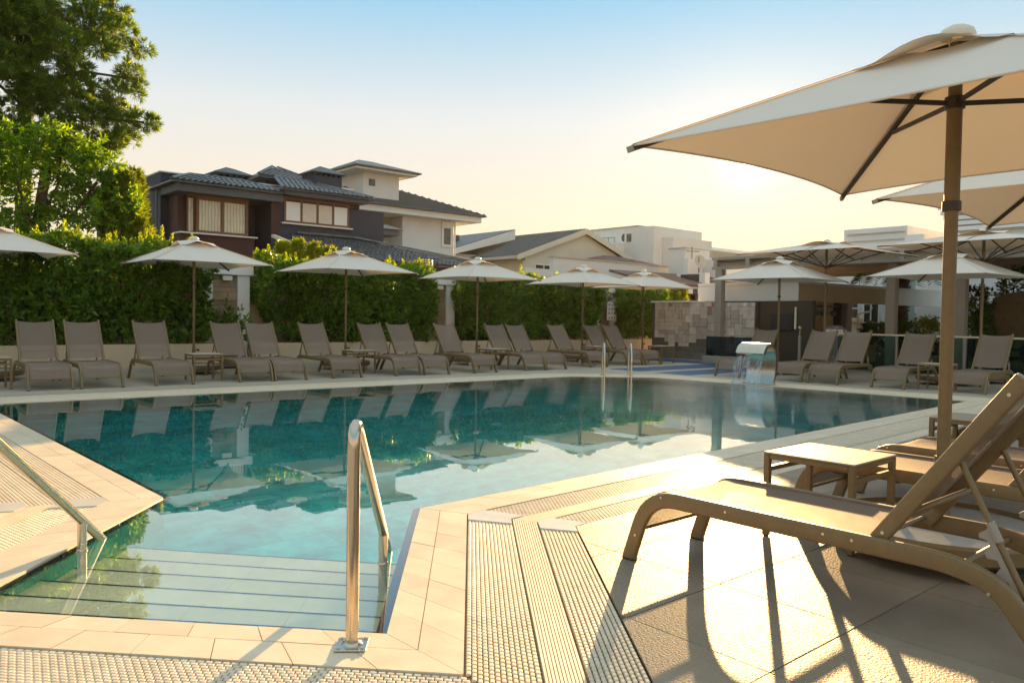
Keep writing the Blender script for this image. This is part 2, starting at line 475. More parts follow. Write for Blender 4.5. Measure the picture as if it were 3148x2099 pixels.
mr = q.n('ShaderNodeMapRange'); mr.inputs['To Min'].default_value = 0.55; mr.inputs['To Max'].default_value = 1.45
q.l(nz.outputs['Fac'], mr.inputs['Value'])
hs = q.n('ShaderNodeHueSaturation'); q.l(rp.outputs['Color'], hs.inputs['Color']); q.l(mr.outputs['Result'], hs.inputs['Value'])
q.l(hs.outputs['Color'], q.b.inputs['Base Color']); q.b.inputs['Roughness'].default_value = 0.8
bp = q.n('ShaderNodeBump'); bp.inputs['Strength'].default_value = 0.6; bp.inputs['Distance'].default_value = 0.02
q.l(nz.outputs['Fac'], bp.inputs['Height']); q.l(bp.outputs['Normal'], q.b.inputs['Normal'])
M['stone'] = q.m

# woven sling: semi see-through taupe mesh
q = NT('taupe_sling_mesh')
co = q.obj_co()
wv = q.n('ShaderNodeTexNoise', Scale=260.0, Detail=2.0); q.l(co, wv.inputs['Vector'])
rp = q.n('ShaderNodeValToRGB'); rp.color_ramp.elements[0].position = 0.3; rp.color_ramp.elements[1].position = 0.7
rp.color_ramp.elements[0].color = rgba((0.19, 0.14, 0.106)); rp.color_ramp.elements[1].color = rgba((0.30, 0.228, 0.175))
q.l(wv.outputs['Fac'], rp.inputs['Fac']); q.l(rp.outputs['Color'], q.b.inputs['Base Color'])
q.b.inputs['Roughness'].default_value = 0.62
q.b.inputs['IOR'].default_value = 1.1
bp = q.n('ShaderNodeBump'); bp.inputs['Strength'].default_value = 0.7; bp.inputs['Distance'].default_value = 0.004
q.l(wv.outputs['Fac'], bp.inputs['Height']); q.l(bp.outputs['Normal'], q.b.inputs['Normal'])
tp = q.n('ShaderNodeBsdfTransparent'); mx = q.n('ShaderNodeMixShader'); mx.inputs['Fac'].default_value = 0.16
q.l(q.b.outputs['BSDF'], mx.inputs[1]); q.l(tp.outputs['BSDF'], mx.inputs[2]); q.l(mx.outputs['Shader'], q.out.inputs['Surface'])
M['sling'] = q.m

# parasol fabric: diffuse and translucent
q = NT('cream_parasol_fabric')
co = q.obj_co()
nz = q.n('ShaderNodeTexNoise', Scale=2.5, Detail=3.0); q.l(co, nz.inputs['Vector'])
rp = q.n('ShaderNodeValToRGB'); rp.color_ramp.elements[0].color = rgba((0.77, 0.69, 0.585)); rp.color_ramp.elements[1].color = rgba((0.82, 0.74, 0.635))
q.l(nz.outputs['Fac'], rp.inputs['Fac']); q.l(rp.outputs['Color'], q.b.inputs['Base Color']); q.b.inputs['Roughness'].default_value = 0.85
q.b.inputs['Specular IOR Level'].default_value = 0.15
n2 = q.n('ShaderNodeTexNoise', Scale=5.0, Detail=2.0); q.l(co, n2.inputs['Vector'])
bp = q.n('ShaderNodeBump'); bp.inputs['Strength'].default_value = 0.25; bp.inputs['Distance'].default_value = 0.03
q.l(n2.outputs['Fac'], bp.inputs['Height']); q.l(bp.outputs['Normal'], q.b.inputs['Normal'])
tr = q.n('ShaderNodeBsdfTranslucent'); tr.inputs['Color'].default_value = (0.58, 0.47, 0.33, 1)
mx = q.n('ShaderNodeMixShader'); mx.inputs['Fac'].default_value = 0.125
q.l(q.b.outputs['BSDF'], mx.inputs[1]); q.l(tr.outputs['BSDF'], mx.inputs[2]); q.l(mx.outputs['Shader'], q.out.inputs['Surface'])
M['fabric'] = q.m

# water
q = NT('pool_water')
q.b.inputs['Base Color'].default_value = (0.88, 1.0, 0.99, 1)
q.b.inputs['Roughness'].default_value = 0.0
q.b.inputs['IOR'].default_value = 1.333
q.b.inputs['Transmission Weight'].default_value = 1.0
q.b.inputs['Coat Weight'].default_value = 1.0
q.b.inputs['Coat Roughness'].default_value = 0.0
q.b.inputs['Coat IOR'].default_value = 1.6
pos = q.geo_pos()
n1 = q.n('ShaderNodeTexNoise', Scale=2.2, Detail=3.0, Roughness=0.5); q.l(pos, n1.inputs['Vector'])
n2 = q.n('ShaderNodeTexNoise', Scale=14.0, Detail=3.0, Roughness=0.55); q.l(pos, n2.inputs['Vector'])
# ripples spread from the waterfall
vs_ = q.n('ShaderNodeVectorMath'); vs_.operation = 'DISTANCE'; vs_.inputs[1].default_value = (12.7, 8.3, 0)
q.l(pos, vs_.inputs[0])
fall = q.n('ShaderNodeMapRange'); fall.inputs['From Min'].default_value = 0.3; fall.inputs['From Max'].default_value = 6.5
fall.inputs['To Min'].default_value = 1.0; fall.inputs['To Max'].default_value = 0.0
q.l(vs_.outputs['Value'], fall.inputs['Value'])
pw = q.n('ShaderNodeMath'); pw.operation = 'POWER'; pw.inputs[1].default_value = 2.2; q.l(fall.outputs['Result'], pw.inputs[0])
mul = q.n('ShaderNodeMath'); mul.operation = 'MULTIPLY'; q.l(n2.outputs['Fac'], mul.inputs[0]); q.l(pw.outputs['Value'], mul.inputs[1])
m2 = q.n('ShaderNodeMath'); m2.operation = 'MULTIPLY_ADD'; m2.inputs[1].default_value = 1.7
q.l(mul.outputs['Value'], m2.inputs[0])
sm = q.n('ShaderNodeMath'); sm.operation = 'MULTIPLY'; sm.inputs[1].default_value = 0.11; q.l(n1.outputs['Fac'], sm.inputs[0])
q.l(sm.outputs['Value'], m2.inputs[2])
bp = q.n('ShaderNodeBump'); bp.inputs['Strength'].default_value = 0.3; bp.inputs['Distance'].default_value = 0.02
q.l(m2.outputs['Value'], bp.inputs['Height']); q.l(bp.outputs['Normal'], q.b.inputs['Normal']); q.l(bp.outputs['Normal'], q.b.inputs['Coat Normal'])
M['water'] = q.m

# falling sheet of water: mostly clear, streaked
q = NT('falling_water')
co = q.obj_co()
mp = q.n('ShaderNodeMapping'); mp.inputs['Scale'].default_value = (6, 34, 5); q.l(co, mp.inputs['Vector'])
nz = q.n('ShaderNodeTexNoise', Scale=1.0, Detail=4.0); q.l(mp.outputs['Vector'], nz.inputs['Vector'])
q.b.inputs['Base Color'].default_value = (0.75, 0.80, 0.84, 1)
q.b.inputs['Roughness'].default_value = 0.08
bp = q.n('ShaderNodeBump'); bp.inputs['Strength'].default_value = 0.9; bp.inputs['Distance'].default_value = 0.03
q.l(nz.outputs['Fac'], bp.inputs['Height']); q.l(bp.outputs['Normal'], q.b.inputs['Normal'])
tp = q.n('ShaderNodeBsdfTransparent'); tp.inputs['Color'].default_value = (0.8, 0.86, 0.9, 1)
rp = q.n('ShaderNodeValToRGB'); rp.color_ramp.elements[0].position = 0.42; rp.color_ramp.elements[1].position = 0.72
rp.color_ramp.elements[0].color = (0.06, 0.06, 0.06, 1); rp.color_ramp.elements[1].color = (0.5, 0.5, 0.5, 1)
q.l(nz.outputs['Fac'], rp.inputs['Fac'])
mx = q.n('ShaderNodeMixShader'); q.l(rp.outputs['Color'], mx.inputs['Fac'])
q.l(tp.outputs['BSDF'], mx.inputs[1]); q.l(q.b.outputs['BSDF'], mx.inputs[2]); q.l(mx.outputs['Shader'], q.out.inputs['Surface'])
M['fall'] = q.m

# clear greenish balustrade glass
q = NT('balustrade_glass')
q.b.inputs['Base Color'].default_value = (0.02, 0.05, 0.05, 1); q.b.inputs['Roughness'].default_value = 0.03
tp = q.n('ShaderNodeBsdfTransparent'); tp.inputs['Color'].default_value = (0.62, 0.80, 0.74, 1)
fr = q.n('ShaderNodeFresnel'); fr.inputs['IOR'].default_value = 1.5
ad = q.n('ShaderNodeMath'); ad.operation = 'ADD'; ad.inputs[1].default_value = 0.08; q.l(fr.outputs['Fac'], ad.inputs[0])
mx = q.n('ShaderNodeMixShader'); q.l(ad.outputs['Value'], mx.inputs['Fac'])
q.l(tp.outputs['BSDF'], mx.inputs[1]); q.l(q.b.outputs['BSDF'], mx.inputs[2]); q.l(mx.outputs['Shader'], q.out.inputs['Surface'])
M['glass'] = q.m

# ------------------------------------------------------------------ pool outline and its bands
POOL = [(1.61, 2.56), (2.83, 4.12), (13.68, 4.67), (13.08, 10.55), (11.75, 11.60), (1.49, 11.98), (1.66, 5.38), (0.38, 3.87)]   # counter-clockwise
NP = len(POOL)


def offset(poly, d):
    n = len(poly); out = []
    for i in range(n):
        p0 = Vector(poly[i - 1]); p1 = Vector(poly[i]); p2 = Vector(poly[(i + 1) % n])
        a = (p1 - p0).normalized(); b = (p2 - p1).normalized()
        na = Vector((a.y, -a.x)); nb = Vector((b.y, -b.x))
        m = (na + nb); k = d / max(0.15, m.dot(na))
        out.append(tuple(p1 + m * k))
    return out


def clip(poly, a, b):
    """keep the part of a convex polygon left of the line a->b"""
    def side(p): return (b[0] - a[0]) * (p[1] - a[1]) - (b[1] - a[1]) * (p[0] - a[0])
    out = []
    for i in range(len(poly)):
        p, q_ = poly[i], poly[(i + 1) % len(poly)]
        sp, sq = side(p), side(q_)
        if sp >= 0: out.append(p)
        if sp * sq < 0:
            t = sp / (sp - sq); out.append((p[0] + t * (q_[0] - p[0]), p[1] + t * (q_[1] - p[1])))
    return out


def area(poly):
    return 0.5 * abs(sum(poly[i][0] * poly[(i + 1) % len(poly)][1] - poly[(i + 1) % len(poly)][0] * poly[i][1] for i in range(len(poly))))


def sheet(name, outer, hole, z, mat):
    lo = [Vector((p[0], p[1], 0)) for p in outer]; lh = [Vector((p[0], p[1], 0)) for p in hole] if hole else None
    tris = tessellate_polygon([lo, lh] if lh else [lo])
    vs = [(p.x, p.y, z) for p in lo + (lh or [])]
    fs = []
    for t in tris:
        a, b, c = (Vector(vs[i]) for i in t)
        fs.append(tuple(t) if (b - a).cross(c - a).z > 0 else tuple(reversed(t)))
    m = MB(); m.add(vs, fs)
    o = m.build(name, mat)
    o['kind'] = 'structure'
    return o


D1, D2, D3, D4 = 0.30, 0.57, 0.72, 0.94
OFF = {d: offset(POOL, d) for d in (0.0, 0.13, D1, D2, D3, D4)}
BIG = 900
ground = sheet('ground', [(-BIG, -BIG), (BIG, -BIG), (BIG, BIG), (-BIG, BIG)], OFF[D4], -0.045, M['ground'])
deck = sheet('deck', [(-14, -8), (20.0, -8), (20.0, 17.0), (-14, 17.0)], OFF[D4], -0.012, M['grout'])

# deck tiles on a 0.648 m grid, cut at the drain bands
TS = 0.648
A0 = Vector((0.5527, 4.1062)); ca, sa = math.cos(R(41)), math.sin(R(41))
ORG = (A0.x * ca + A0.y * sa, -A0.x * sa + A0.y * ca)
o4 = OFF[D4]
n_t = 0
full_me = None
cell_used = set()


def near_cell(poly):
    cx = sum(p[0] for p in poly) / len(poly); cy = sum(p[1] for p in poly) / len(poly)
    return cx, cy


for i in range(-4, 18):
    for j in range(-11, 4):
        x0, y0 = ORG[0] + i * TS, ORG[1] + j * TS
        if y0 < -2.9 or x0 < 0.6 or x0 > 13.4: continue
        g = 0.0025
        poly = [(x0 + g, y0 + g), (x0 + TS - g, y0 + g), (x0 + TS - g, y0 + TS - g), (x0 + g, y0 + TS - g)]
        a0 = area(poly)
        # right side of nook edge P4->P5 and of P5->P6 (reverse order keeps the outside)
        poly = clip(poly, o4[1], o4[0])
        if len(poly) >= 3: poly = clip(poly, o4[2], o4[1])
        if len(poly) < 3 or area(poly) < 0.003: continue
        if area(poly) > a0 - 1e-4:
            if full_me is None:
                h = TS / 2 - g
                full_me = MB().bbox(-h, h, -h, h, -0.012, 0.0, 0.0015).mesh('floor_tile', M['deck_tile'])
            o = link_mesh('floor_tile', full_me, parent=deck, loc=(x0 + TS / 2, y0 + TS / 2, random.uniform(-0.0006, 0.0)))
        else:
            MB().prism(poly, -0.012, -0.0003).build('floor_tile', M['deck_tile'], deck)
        n_t += 1
# the remaining deck is too far off to tell its tiles apart
q = NT('deck_far_tiles')
pos = q.geo_pos()
mp = q.n('ShaderNodeMapping'); mp.inputs['Location'].default_value = (-ORG[0] / TS, -ORG[1] / TS, 0); mp.inputs['Scale'].default_value = (1 / TS, 1 / TS, 1)
q.l(pos, mp.inputs['Vector'])
bk = q.n('ShaderNodeTexBrick'); bk.offset = 0.0; bk.squash = 1.0
bk.inputs['Scale'].default_value = 1.0; bk.inputs['Mortar Size'].default_value = 0.006; bk.inputs['Brick Width'].default_value = 1.0; bk.inputs['Row Height'].default_value = 1.0
bk.inputs['Color1'].default_value = (0.40, 0.335, 0.25, 1); bk.inputs['Color2'].default_value = (0.44, 0.37, 0.28, 1); bk.inputs['Mortar'].default_value = (0.13, 0.115, 0.095, 1)
q.l(mp.outputs['Vector'], bk.inputs['Vector']); q.l(bk.outputs['Color'], q.b.inputs['Base Color'])
q.b.inputs['Roughness'].default_value = 0.5
n2 = q.n('ShaderNodeTexNoise', Scale=150.0); q.l(pos, n2.inputs['Vector'])
bp = q.n('ShaderNodeBump'); bp.inputs['Strength'].default_value = 0.3; bp.inputs['Distance'].default_value = 0.005
q.l(n2.outputs['Fac'], bp.inputs['Height']); q.l(bp.outputs['Normal'], q.b.inputs['Normal'])
for nm, poly in (('far_deck', [o4[4], o4[3], (20.0, 11.6), (20.0, 17.0), (-14, 17.0), (-14, o4[5][1]), o4[5]]),
                 ('far_deck', [(20.0, -8), (20.0, 11.6), o4[3], o4[2], (13.95, o4[2][1] - 0.2), (13.95, -8)]),
                 ('far_deck', [o4[5], (-14, o4[5][1]), (-14, -8), (0.45, -8), (0.45, 2.2), o4[7], o4[6]])):
    sheet(nm, poly, None, -0.001, q.m)

# coping: two rows of cream tiles round the water
coping = empty('coping', (0, 0, 0)); tag(coping, kind='structure')
near_cop, rest = [], MB()
for e in range(NP):
    for (da, db) in ((0.0, 0.13), (0.13, D1)):
        A1, B1 = Vector(OFF[da][e]), Vector(OFF[da][(e + 1) % NP]); A2, B2 = Vector(OFF[db][e]), Vector(OFF[db][(e + 1) % NP])
        Lg = (B1 - A1).length; N = max(1, round(Lg / 0.25)); g = 0.0016 / Lg; gy = 0.012 * 0 + 0.0016 / (db - da)
        for k in range(N):
            t0, t1 = k / N + g, (k + 1) / N - g
            L = lambda P_, Q_, t: P_ + (Q_ - P_) * t
            def pt(t, s): return L(L(A1, B1, t), L(A2, B2, t), s)
            quad = [pt(t0, gy), pt(t1, gy), pt(t1, 1 - gy), pt(t0, 1 - gy)]
            quad = [(p.x, p.y) for p in reversed(quad)]
            c = near_cell(quad); d = math.hypot(c[0] - 0, c[1] - 0)
            near_cop.append((d, quad))
near_cop.sort(key=lambda t: t[0])
for k, (d, quad) in enumerate(near_cop):
    zt = random.uniform(-0.0012, 0.0)
    if k < 230: MB().prism(quad, -0.03, zt).build('coping_tile', M['coping'], coping)
    else: rest.prism(quad, -0.03, zt)
o = rest.build('coping_tiles', M['coping'], coping); o['kind'] = 'stuff'
# bed below the coping and the bands
bed = sheet('coping_bed', OFF[D4], POOL, -0.022, M['channel'])

# navy trim just under the water line
trim = MB()
inn = offset(POOL, -0.045)
for e in range(NP):
    a, b = POOL[e], POOL[(e + 1) % NP]; c, d = inn[(e + 1) % NP], inn[e]
    trim.prism([a, b, c, d], -0.06, -0.024)
o = trim.build('pool_trim', M['navy']); o['kind'] = 'structure'

# drain grates: small staggered blocks in two bands, a ribbed strip between
block_me = {}


def band_quad(e, da, db):
    return Vector(OFF[da][e]), Vector(OFF[da][(e + 1) % NP]), Vector(OFF[db][e]), Vector(OFF[db][(e + 1) % NP])


def lay_blocks(e, da, db, nm, label, single, px=0.0195, py=0.031):
    A1, B1, A2, B2 = band_quad(e, da, db)
    ax = (B1 - A1).normalized(); nx = Vector((ax.y, -ax.x))
    ang = math.atan2(ax.y, ax.x)
    root = empty(nm, (A1.x, A1.y, -0.02)); tag(root, label, 'drain grate', 'pool drain grates')
    wd = db - da; cols = int(wd / px); lmin = min((A2 - A1).dot(ax), 0) ; lmax = max((B2 - A1).dot(ax), (B1 - A1).dot(ax))
    key = (px, py)
    if key not in block_me:
        block_me[key] = MB().bbox(-py * 0.44, py * 0.44, -px * 0.43, px * 0.43, -0.012, 0.0, 0.0035).mesh('grate_block', M['grate'])
    pts = []
    for c in range(cols):
        s = (c + 0.5) * wd / cols
        la = ((A2 - A1).dot(ax)) * (s / wd); lb = (B1 - A1).dot(ax) + ((B2 - B1).dot(ax)) * (s / wd)
        k0 = int(la / py)
        k = k0
        while k * py < lb:
            x = k * py + (0.5 * py if c % 2 else 0)
            if la + py * 0.5 < x < lb - py * 0.5:
                p = A1 + ax * x + nx * s
                pts.append((p.length, p))
            k += 1
    pts.sort(key=lambda t: t[0])
    vs = np.array([v.co for v in block_me[key].vertices]); fs = [tuple(p.vertices) for p in block_me[key].polygons]
    far = MB()
    Mr = Matrix.Rotation(ang, 3, 'Z')
    rot = np.array(Mr)
    base = vs @ rot.T
    for k, (d, p) in enumerate(pts):
        if k < single:
            link_mesh('grate_block', block_me[key], parent=root, loc=(p.x - A1.x, p.y - A1.y, 0.016 + random.uniform(-0.0012, 0)), rot=(0, 0, ang))
        else:
            far.add(base + np.array([p.x - A1.x, p.y - A1.y, 0.016]), fs)
    if far.v:
        o = far.build('grate_blocks', M['grate'], root); o['kind'] = 'stuff'
    # bars that carry the blocks
    q4 = MB().prism([(0, 0), tuple(A2 - A1), tuple(B2 - A1), tuple(B1 - A1)][::1], -0.0015, 0.002)
    q4.build('channel_floor', M['channel'], root)
    return root


def ribbed(e, da, db, nm, label, pitch=0.0125, along=True):
    """strip of ribs running along the edge"""
    A1, B1, A2, B2 = band_quad(e, da, db)
    root = empty(nm, (A1.x, A1.y, -0.02)); tag(root, label, 'drain grate', 'pool drain grates')
    m = MB(); n = max(2, int((db - da) / pitch))
    for k in range(n):
        s0, s1 = (k + 0.12) / n, (k + 0.82) / n
        p = [A1 + (A2 - A1) * s0 - A1, B1 + (B2 - B1) * s0 - A1, B1 + (B2 - B1) * s1 - A1, A1 + (A2 - A1) * s1 - A1]
        m.prism([tuple(v) for v in reversed(p)], 0.002, 0.0175)
    o = m.build('ribs', M['grate'], root); o['kind'] = 'stuff'
    MB().prism([(0, 0), tuple(A2 - A1), tuple(B2 - A1), tuple(B1 - A1)], -0.0015, 0.006).build('strip_bed', M['coping'], root)
    return root


for d in (D1 + 0.006, D2 - 0.004, D2 + 0.004, D3 - 0.004, D3 + 0.004, D4 - 0.006):
    OFF[d] = offset(POOL, d)
g1a, g1b, s1a, s1b, g2a, g2b = D1 + 0.006, D2 - 0.004, D2 + 0.004, D3 - 0.004, D3 + 0.004, D4 - 0.006
lay_blocks(0, g1a, g1b, 'drain_grate', 'wide cream block grate right of the near handrail, next to the coping', 280)
lay_blocks(0, g2a, g2b, 'drain_grate', 'narrower cream block grate right of the near handrail, next to the sunlit floor tiles', 280)
lay_blocks(7, g1a, g1b, 'drain_grate', 'cream block grate at the bottom edge, below the foot of the handrail', 280)
lay_blocks(7, g2a, g2b, 'drain_grate', 'outer cream block grate below the entry steps, nearest the viewer', 60)
lay_blocks(1, g1a, g1b, 'drain_grate', 'inner cream block grate along the pool side next to the near loungers', 200)
lay_blocks(1, g2a, g2b, 'drain_grate', 'outer cream block grate along the pool side, ending under the side table', 120)
lay_blocks(6, g1a, g1b, 'drain_grate', 'cream block grate beneath the left handrail', 200)
ribbed(6, g2a, g2b, 'drain_grate', 'ribbed cream grate left of the left handrail')
for e, lb in ((0, 'ribbed cream strip between the two grates right of the near handrail'), (7, 'ribbed cream strip below the entry steps'),
              (1, 'ribbed cream strip along the pool side next to the near loungers'), (6, 'ribbed cream strip beneath the left handrail')):
    ribbed(e, s1a, s1b, 'ribbed_strip', lb)
ribbed(5, g1a, g1b, 'drain_grate', 'ribbed pale grate along the left pool side', 0.022)
ribbed(5, s1a, g2b, 'drain_grate', 'outer ribbed pale grate along the left pool side', 0.022)
for e, lb in ((4, 'pale ribbed grate along the pool side facing the hedge'), (3, 'pale ribbed grate at the cut corner under the ladder'), (2, 'pale ribbed grate along the short pool side by the waterfall')):
    ribbed(e, g1a, g2b, 'drain_grate', lb, 0.03)

# white marble infill pieces where the grates change direction
def corner_piece(v, k, label, half=0.11):
    root = MB()
    for (da, db) in ((g1a, g1b), (g2a, g2b)):
        P0 = Vector(offset(POOL, da)[v]); P1 = Vector(offset(POOL, db)[v])
        pa, pb = Vector(POOL[v - 1]), Vector(POOL[(v + 1) % NP])
        ta = (pa - Vector(POOL[v])).normalized(); tb = (pb - Vector(POOL[v])).normalized()
        poly = [P0 + ta * half * 1.25, P1 + ta * half * 1.0, P1, P1 + tb * half * 1.0, P0 + tb * half * 1.25, P0]
        m = [(p.x, p.y) for p in poly]
        if sum((m[i][0] * m[(i + 1) % 6][1] - m[(i + 1) % 6][0] * m[i][1]) for i in range(6)) < 0: m = m[::-1]
        root.prism(m, -0.02, 0.0012)
    o = root.build('marble_infill', M['marble'])
    tag(o, label, 'marble slab', 'marble corner slabs')


corner_piece(1, 0, 'white marble slabs where the two grates meet beyond the near handrail')
corner_piece(6, 0, 'white marble slabs at the pool corner under the left handrail')

# basin: walls, floor and steps
DEPTH = -1.45
basin = empty('pool_basin'); tag(basin, kind='structure')
for e in range(NP):
    a, b = Vector(POOL[e]), Vector(POOL[(e + 1) % NP]); ax = (b - a).normalized(); Lg = (b - a).length
    nrm = Vector((ax.y, -ax.x)); ang = math.atan2(ax.y, ax.x)
    # backing wall just outside the tiles
    MB().prism([tuple(a + nrm * 0.02), tuple(a + nrm * 0.10), tuple(b + nrm * 0.10), tuple(b + nrm * 0.02)], DEPTH - 0.1, -0.05).build('wall_backing', M['grout'], basin)
    N = max(1, round(Lg / 0.6)); rows = 2; hh = (DEPTH + 0.03) / rows
    for k in range(N):
        for r_ in range(rows):
            l0, l1 = k * Lg / N + 0.002, (k + 1) * Lg / N - 0.002
            p, q_ = a + ax * l0, a + ax * l1
            z1 = -0.03 + r_ * hh - 0.002; z0 = -0.03 + (r_ + 1) * hh + 0.002
            MB().prism([tuple(p + nrm * 0.0), tuple(p + nrm * 0.015), tuple(q_ + nrm * 0.015), tuple(q_ + nrm * 0.0)], z0, z1).build('wall_tile', M['pool_wall'], basin)
sheet_f = MB()
sheet_f.prism(offset(POOL, 0.05), DEPTH - 0.12, DEPTH - 0.02); sheet_f.build('floor_bed', M['grout'], basin)


def in_pool(p):
    c = False
    for i in range(NP):
        (x1, y1), (x2, y2) = POOL[i], POOL[(i + 1) % NP]
        if (y1 > p[1]) != (y2 > p[1]) and p[0] < (x2 - x1) * (p[1] - y1) / (y2 - y1) + x1: c = not c
    return c


ftile_b = MB().bbox(-0.2995, 0.2995, -0.1495, 0.1495, -0.02, 0.0, 0.002)
ftile = ftile_b.mesh('pool_floor_tile', M['pool_tile'])
spots = []
for i in range(0, 23):
    for j in range(0, 34):
        c = (0.4 + i * 0.6 + (0.3 if j % 2 else 0), 2.5 + j * 0.3)
        if any(in_pool((c[0] + dx, c[1] + dy)) for dx in (-0.28, 0.28) for dy in (-0.14, 0.14)):
            spots.append((math.hypot(*c), c))
spots.sort()
far_f = MB()
for k, (d, c) in enumerate(spots):
    if k < 280: link_mesh('pool_floor_tile', ftile, parent=basin, loc=(c[0], c[1], DEPTH))
    else: far_f.add([(v[0] + c[0], v[1] + c[1], v[2] + DEPTH) for v in ftile_b.v], ftile_b.f)
o = far_f.build('pool_floor_tiles', M['pool_tile'], basin); o['kind'] = 'stuff'
# entry steps across the nook
p3, p4 = Vector(POOL[7]), Vector(POOL[0]); p2, p5 = Vector(POOL[6]), Vector(POOL[1])
ea = (p4 - p3).normalized(); en = Vector((-ea.y, ea.x))
steps = empty('entry_steps'); tag(steps, kind='structure')
NS = 5
for k in range(NS):
    s0, s1 = k * 0.30, (k + 1) * 0.30
    zt = -0.14 - 0.13 * k
    L0 = p3 + en * s0 + (p2 - p3).normalized() * 0; 
    def at(s):
        tl = s / max(1e-6, (p2 - p3).dot(en)); tr = s / max(1e-6, (p5 - p4).dot(en))
        return p3 + (p2 - p3) * tl, p4 + (p5 - p4) * tr
    l0, r0 = at(s0); l1, r1 = at(s1)
    for m_ in range(4):
        ta, tb = m_ / 4 + 0.0004, (m_ + 1) / 4 - 0.0004
        quad = [l0 + (r0 - l0) * ta, l0 + (r0 - l0) * tb, l1 + (r1 - l1) * tb, l1 + (r1 - l1) * ta]
        MB().prism([tuple(v) for v in quad], zt - 0.13, zt).build('step_tile', M['step'], steps)
    lm, rm = at(s1 - 0.009)
    MB().prism([tuple(v) for v in (lm, rm, r1 + en * 0.004, l1 + en * 0.004)], zt - 0.05, zt + 0.003).build('step_nosing', M['navy'], steps)
    MB().prism([tuple(v) for v in (at(0.002)[0], at(0.002)[1], at(s1 - 0.001)[1], at(s1 - 0.001)[0])], DEPTH, zt - 0.135).build('step_core', M['pool_wall'], steps)

# the water itself: a closed body from surface to just below the floor tiles' top
wpts = offset(POOL, -0.001)
wt = MB()
tris = tessellate_polygon([[Vector((p[0], p[1], 0)) for p in wpts]])
fs = []
for t in tris:
    a, b, c = (Vector((*wpts[i], 0)) for i in t)
    fs.append(tuple(t) if (b - a).cross(c - a).z > 0 else tuple(reversed(t)))
wt.add([(p[0], p[1], -0.008) for p in wpts], fs)
o = wt.build('water', M['water']); o['kind'] = 'structure'

M['light_cover'] = make_mat('pale_light_cover', (0.45, 0.80, 0.76), 0.4)
# pale round pool lights in the floor
for (lx, ly), txt in zip(((4.6, 9.8), (6.8, 8.1), (10.0, 9.6), (11.2, 6.9), (3.0, 6.2)), ('left', 'middle', 'far', 'right', 'nearest')):
    o = MB().cyl(lx, ly, DEPTH, DEPTH + 0.02, 0.09, 20).build('pool_light', M['light_cover'])
    tag(o, 'small pale round floor fitting under water, the %s one' % txt, 'pool light', 'round fittings in the pool floor')

# shallow children's pool by the stone wall
kp = empty('paddling_pool'); tag(kp, kind='structure')
MB().prism([(14.12, 10.36), (19.1, 10.36), (19.1, 11.45), (14.12, 11.45)], -0.002, 0.004).build('white_rim', M['marble'], kp)
MB().prism([(14.12, 11.72), (19.95, 11.72), (19.95, 12.86), (14.12, 12.86)], -0.002, 0.004).build('white_rim', M['marble'], kp)
MB().prism([(18.1, 12.86), (19.95, 12.86), (19.95, 15.3), (18.1, 15.3)], -0.002, 0.004).build('white_rim', M['marble'], kp)
for (xa, xb, ya, yb, nx2, ny2) in ((14.22, 19.0, 10.46, 11.35, 12, 3), (14.22, 19.5, 11.82, 12.76, 13, 3), (18.2, 19.5, 12.77, 15.2, 4, 8)):
    for a in range(nx2):
        for b_ in range(ny2):
            x0, x1 = xa + a * (xb - xa) / nx2, xa + (a + 1) * (xb - xa) / nx2; y0, y1 = ya + b_ * (yb - ya) / ny2, ya + (b_ + 1) * (yb - ya) / ny2
            MB().prism([(x0 + .002, y0 + .002), (x1 - .002, y0 + .002), (x1 - .002, y1 - .002), (x0 + .002, y1 - .002)], 0.0, 0.010 + random.uniform(-.001, .001)).build('blue_tile', M['blue_tile'], kp)

# ------------------------------------------------------------------ sun loungers
LW = 0.62      # width over the rails


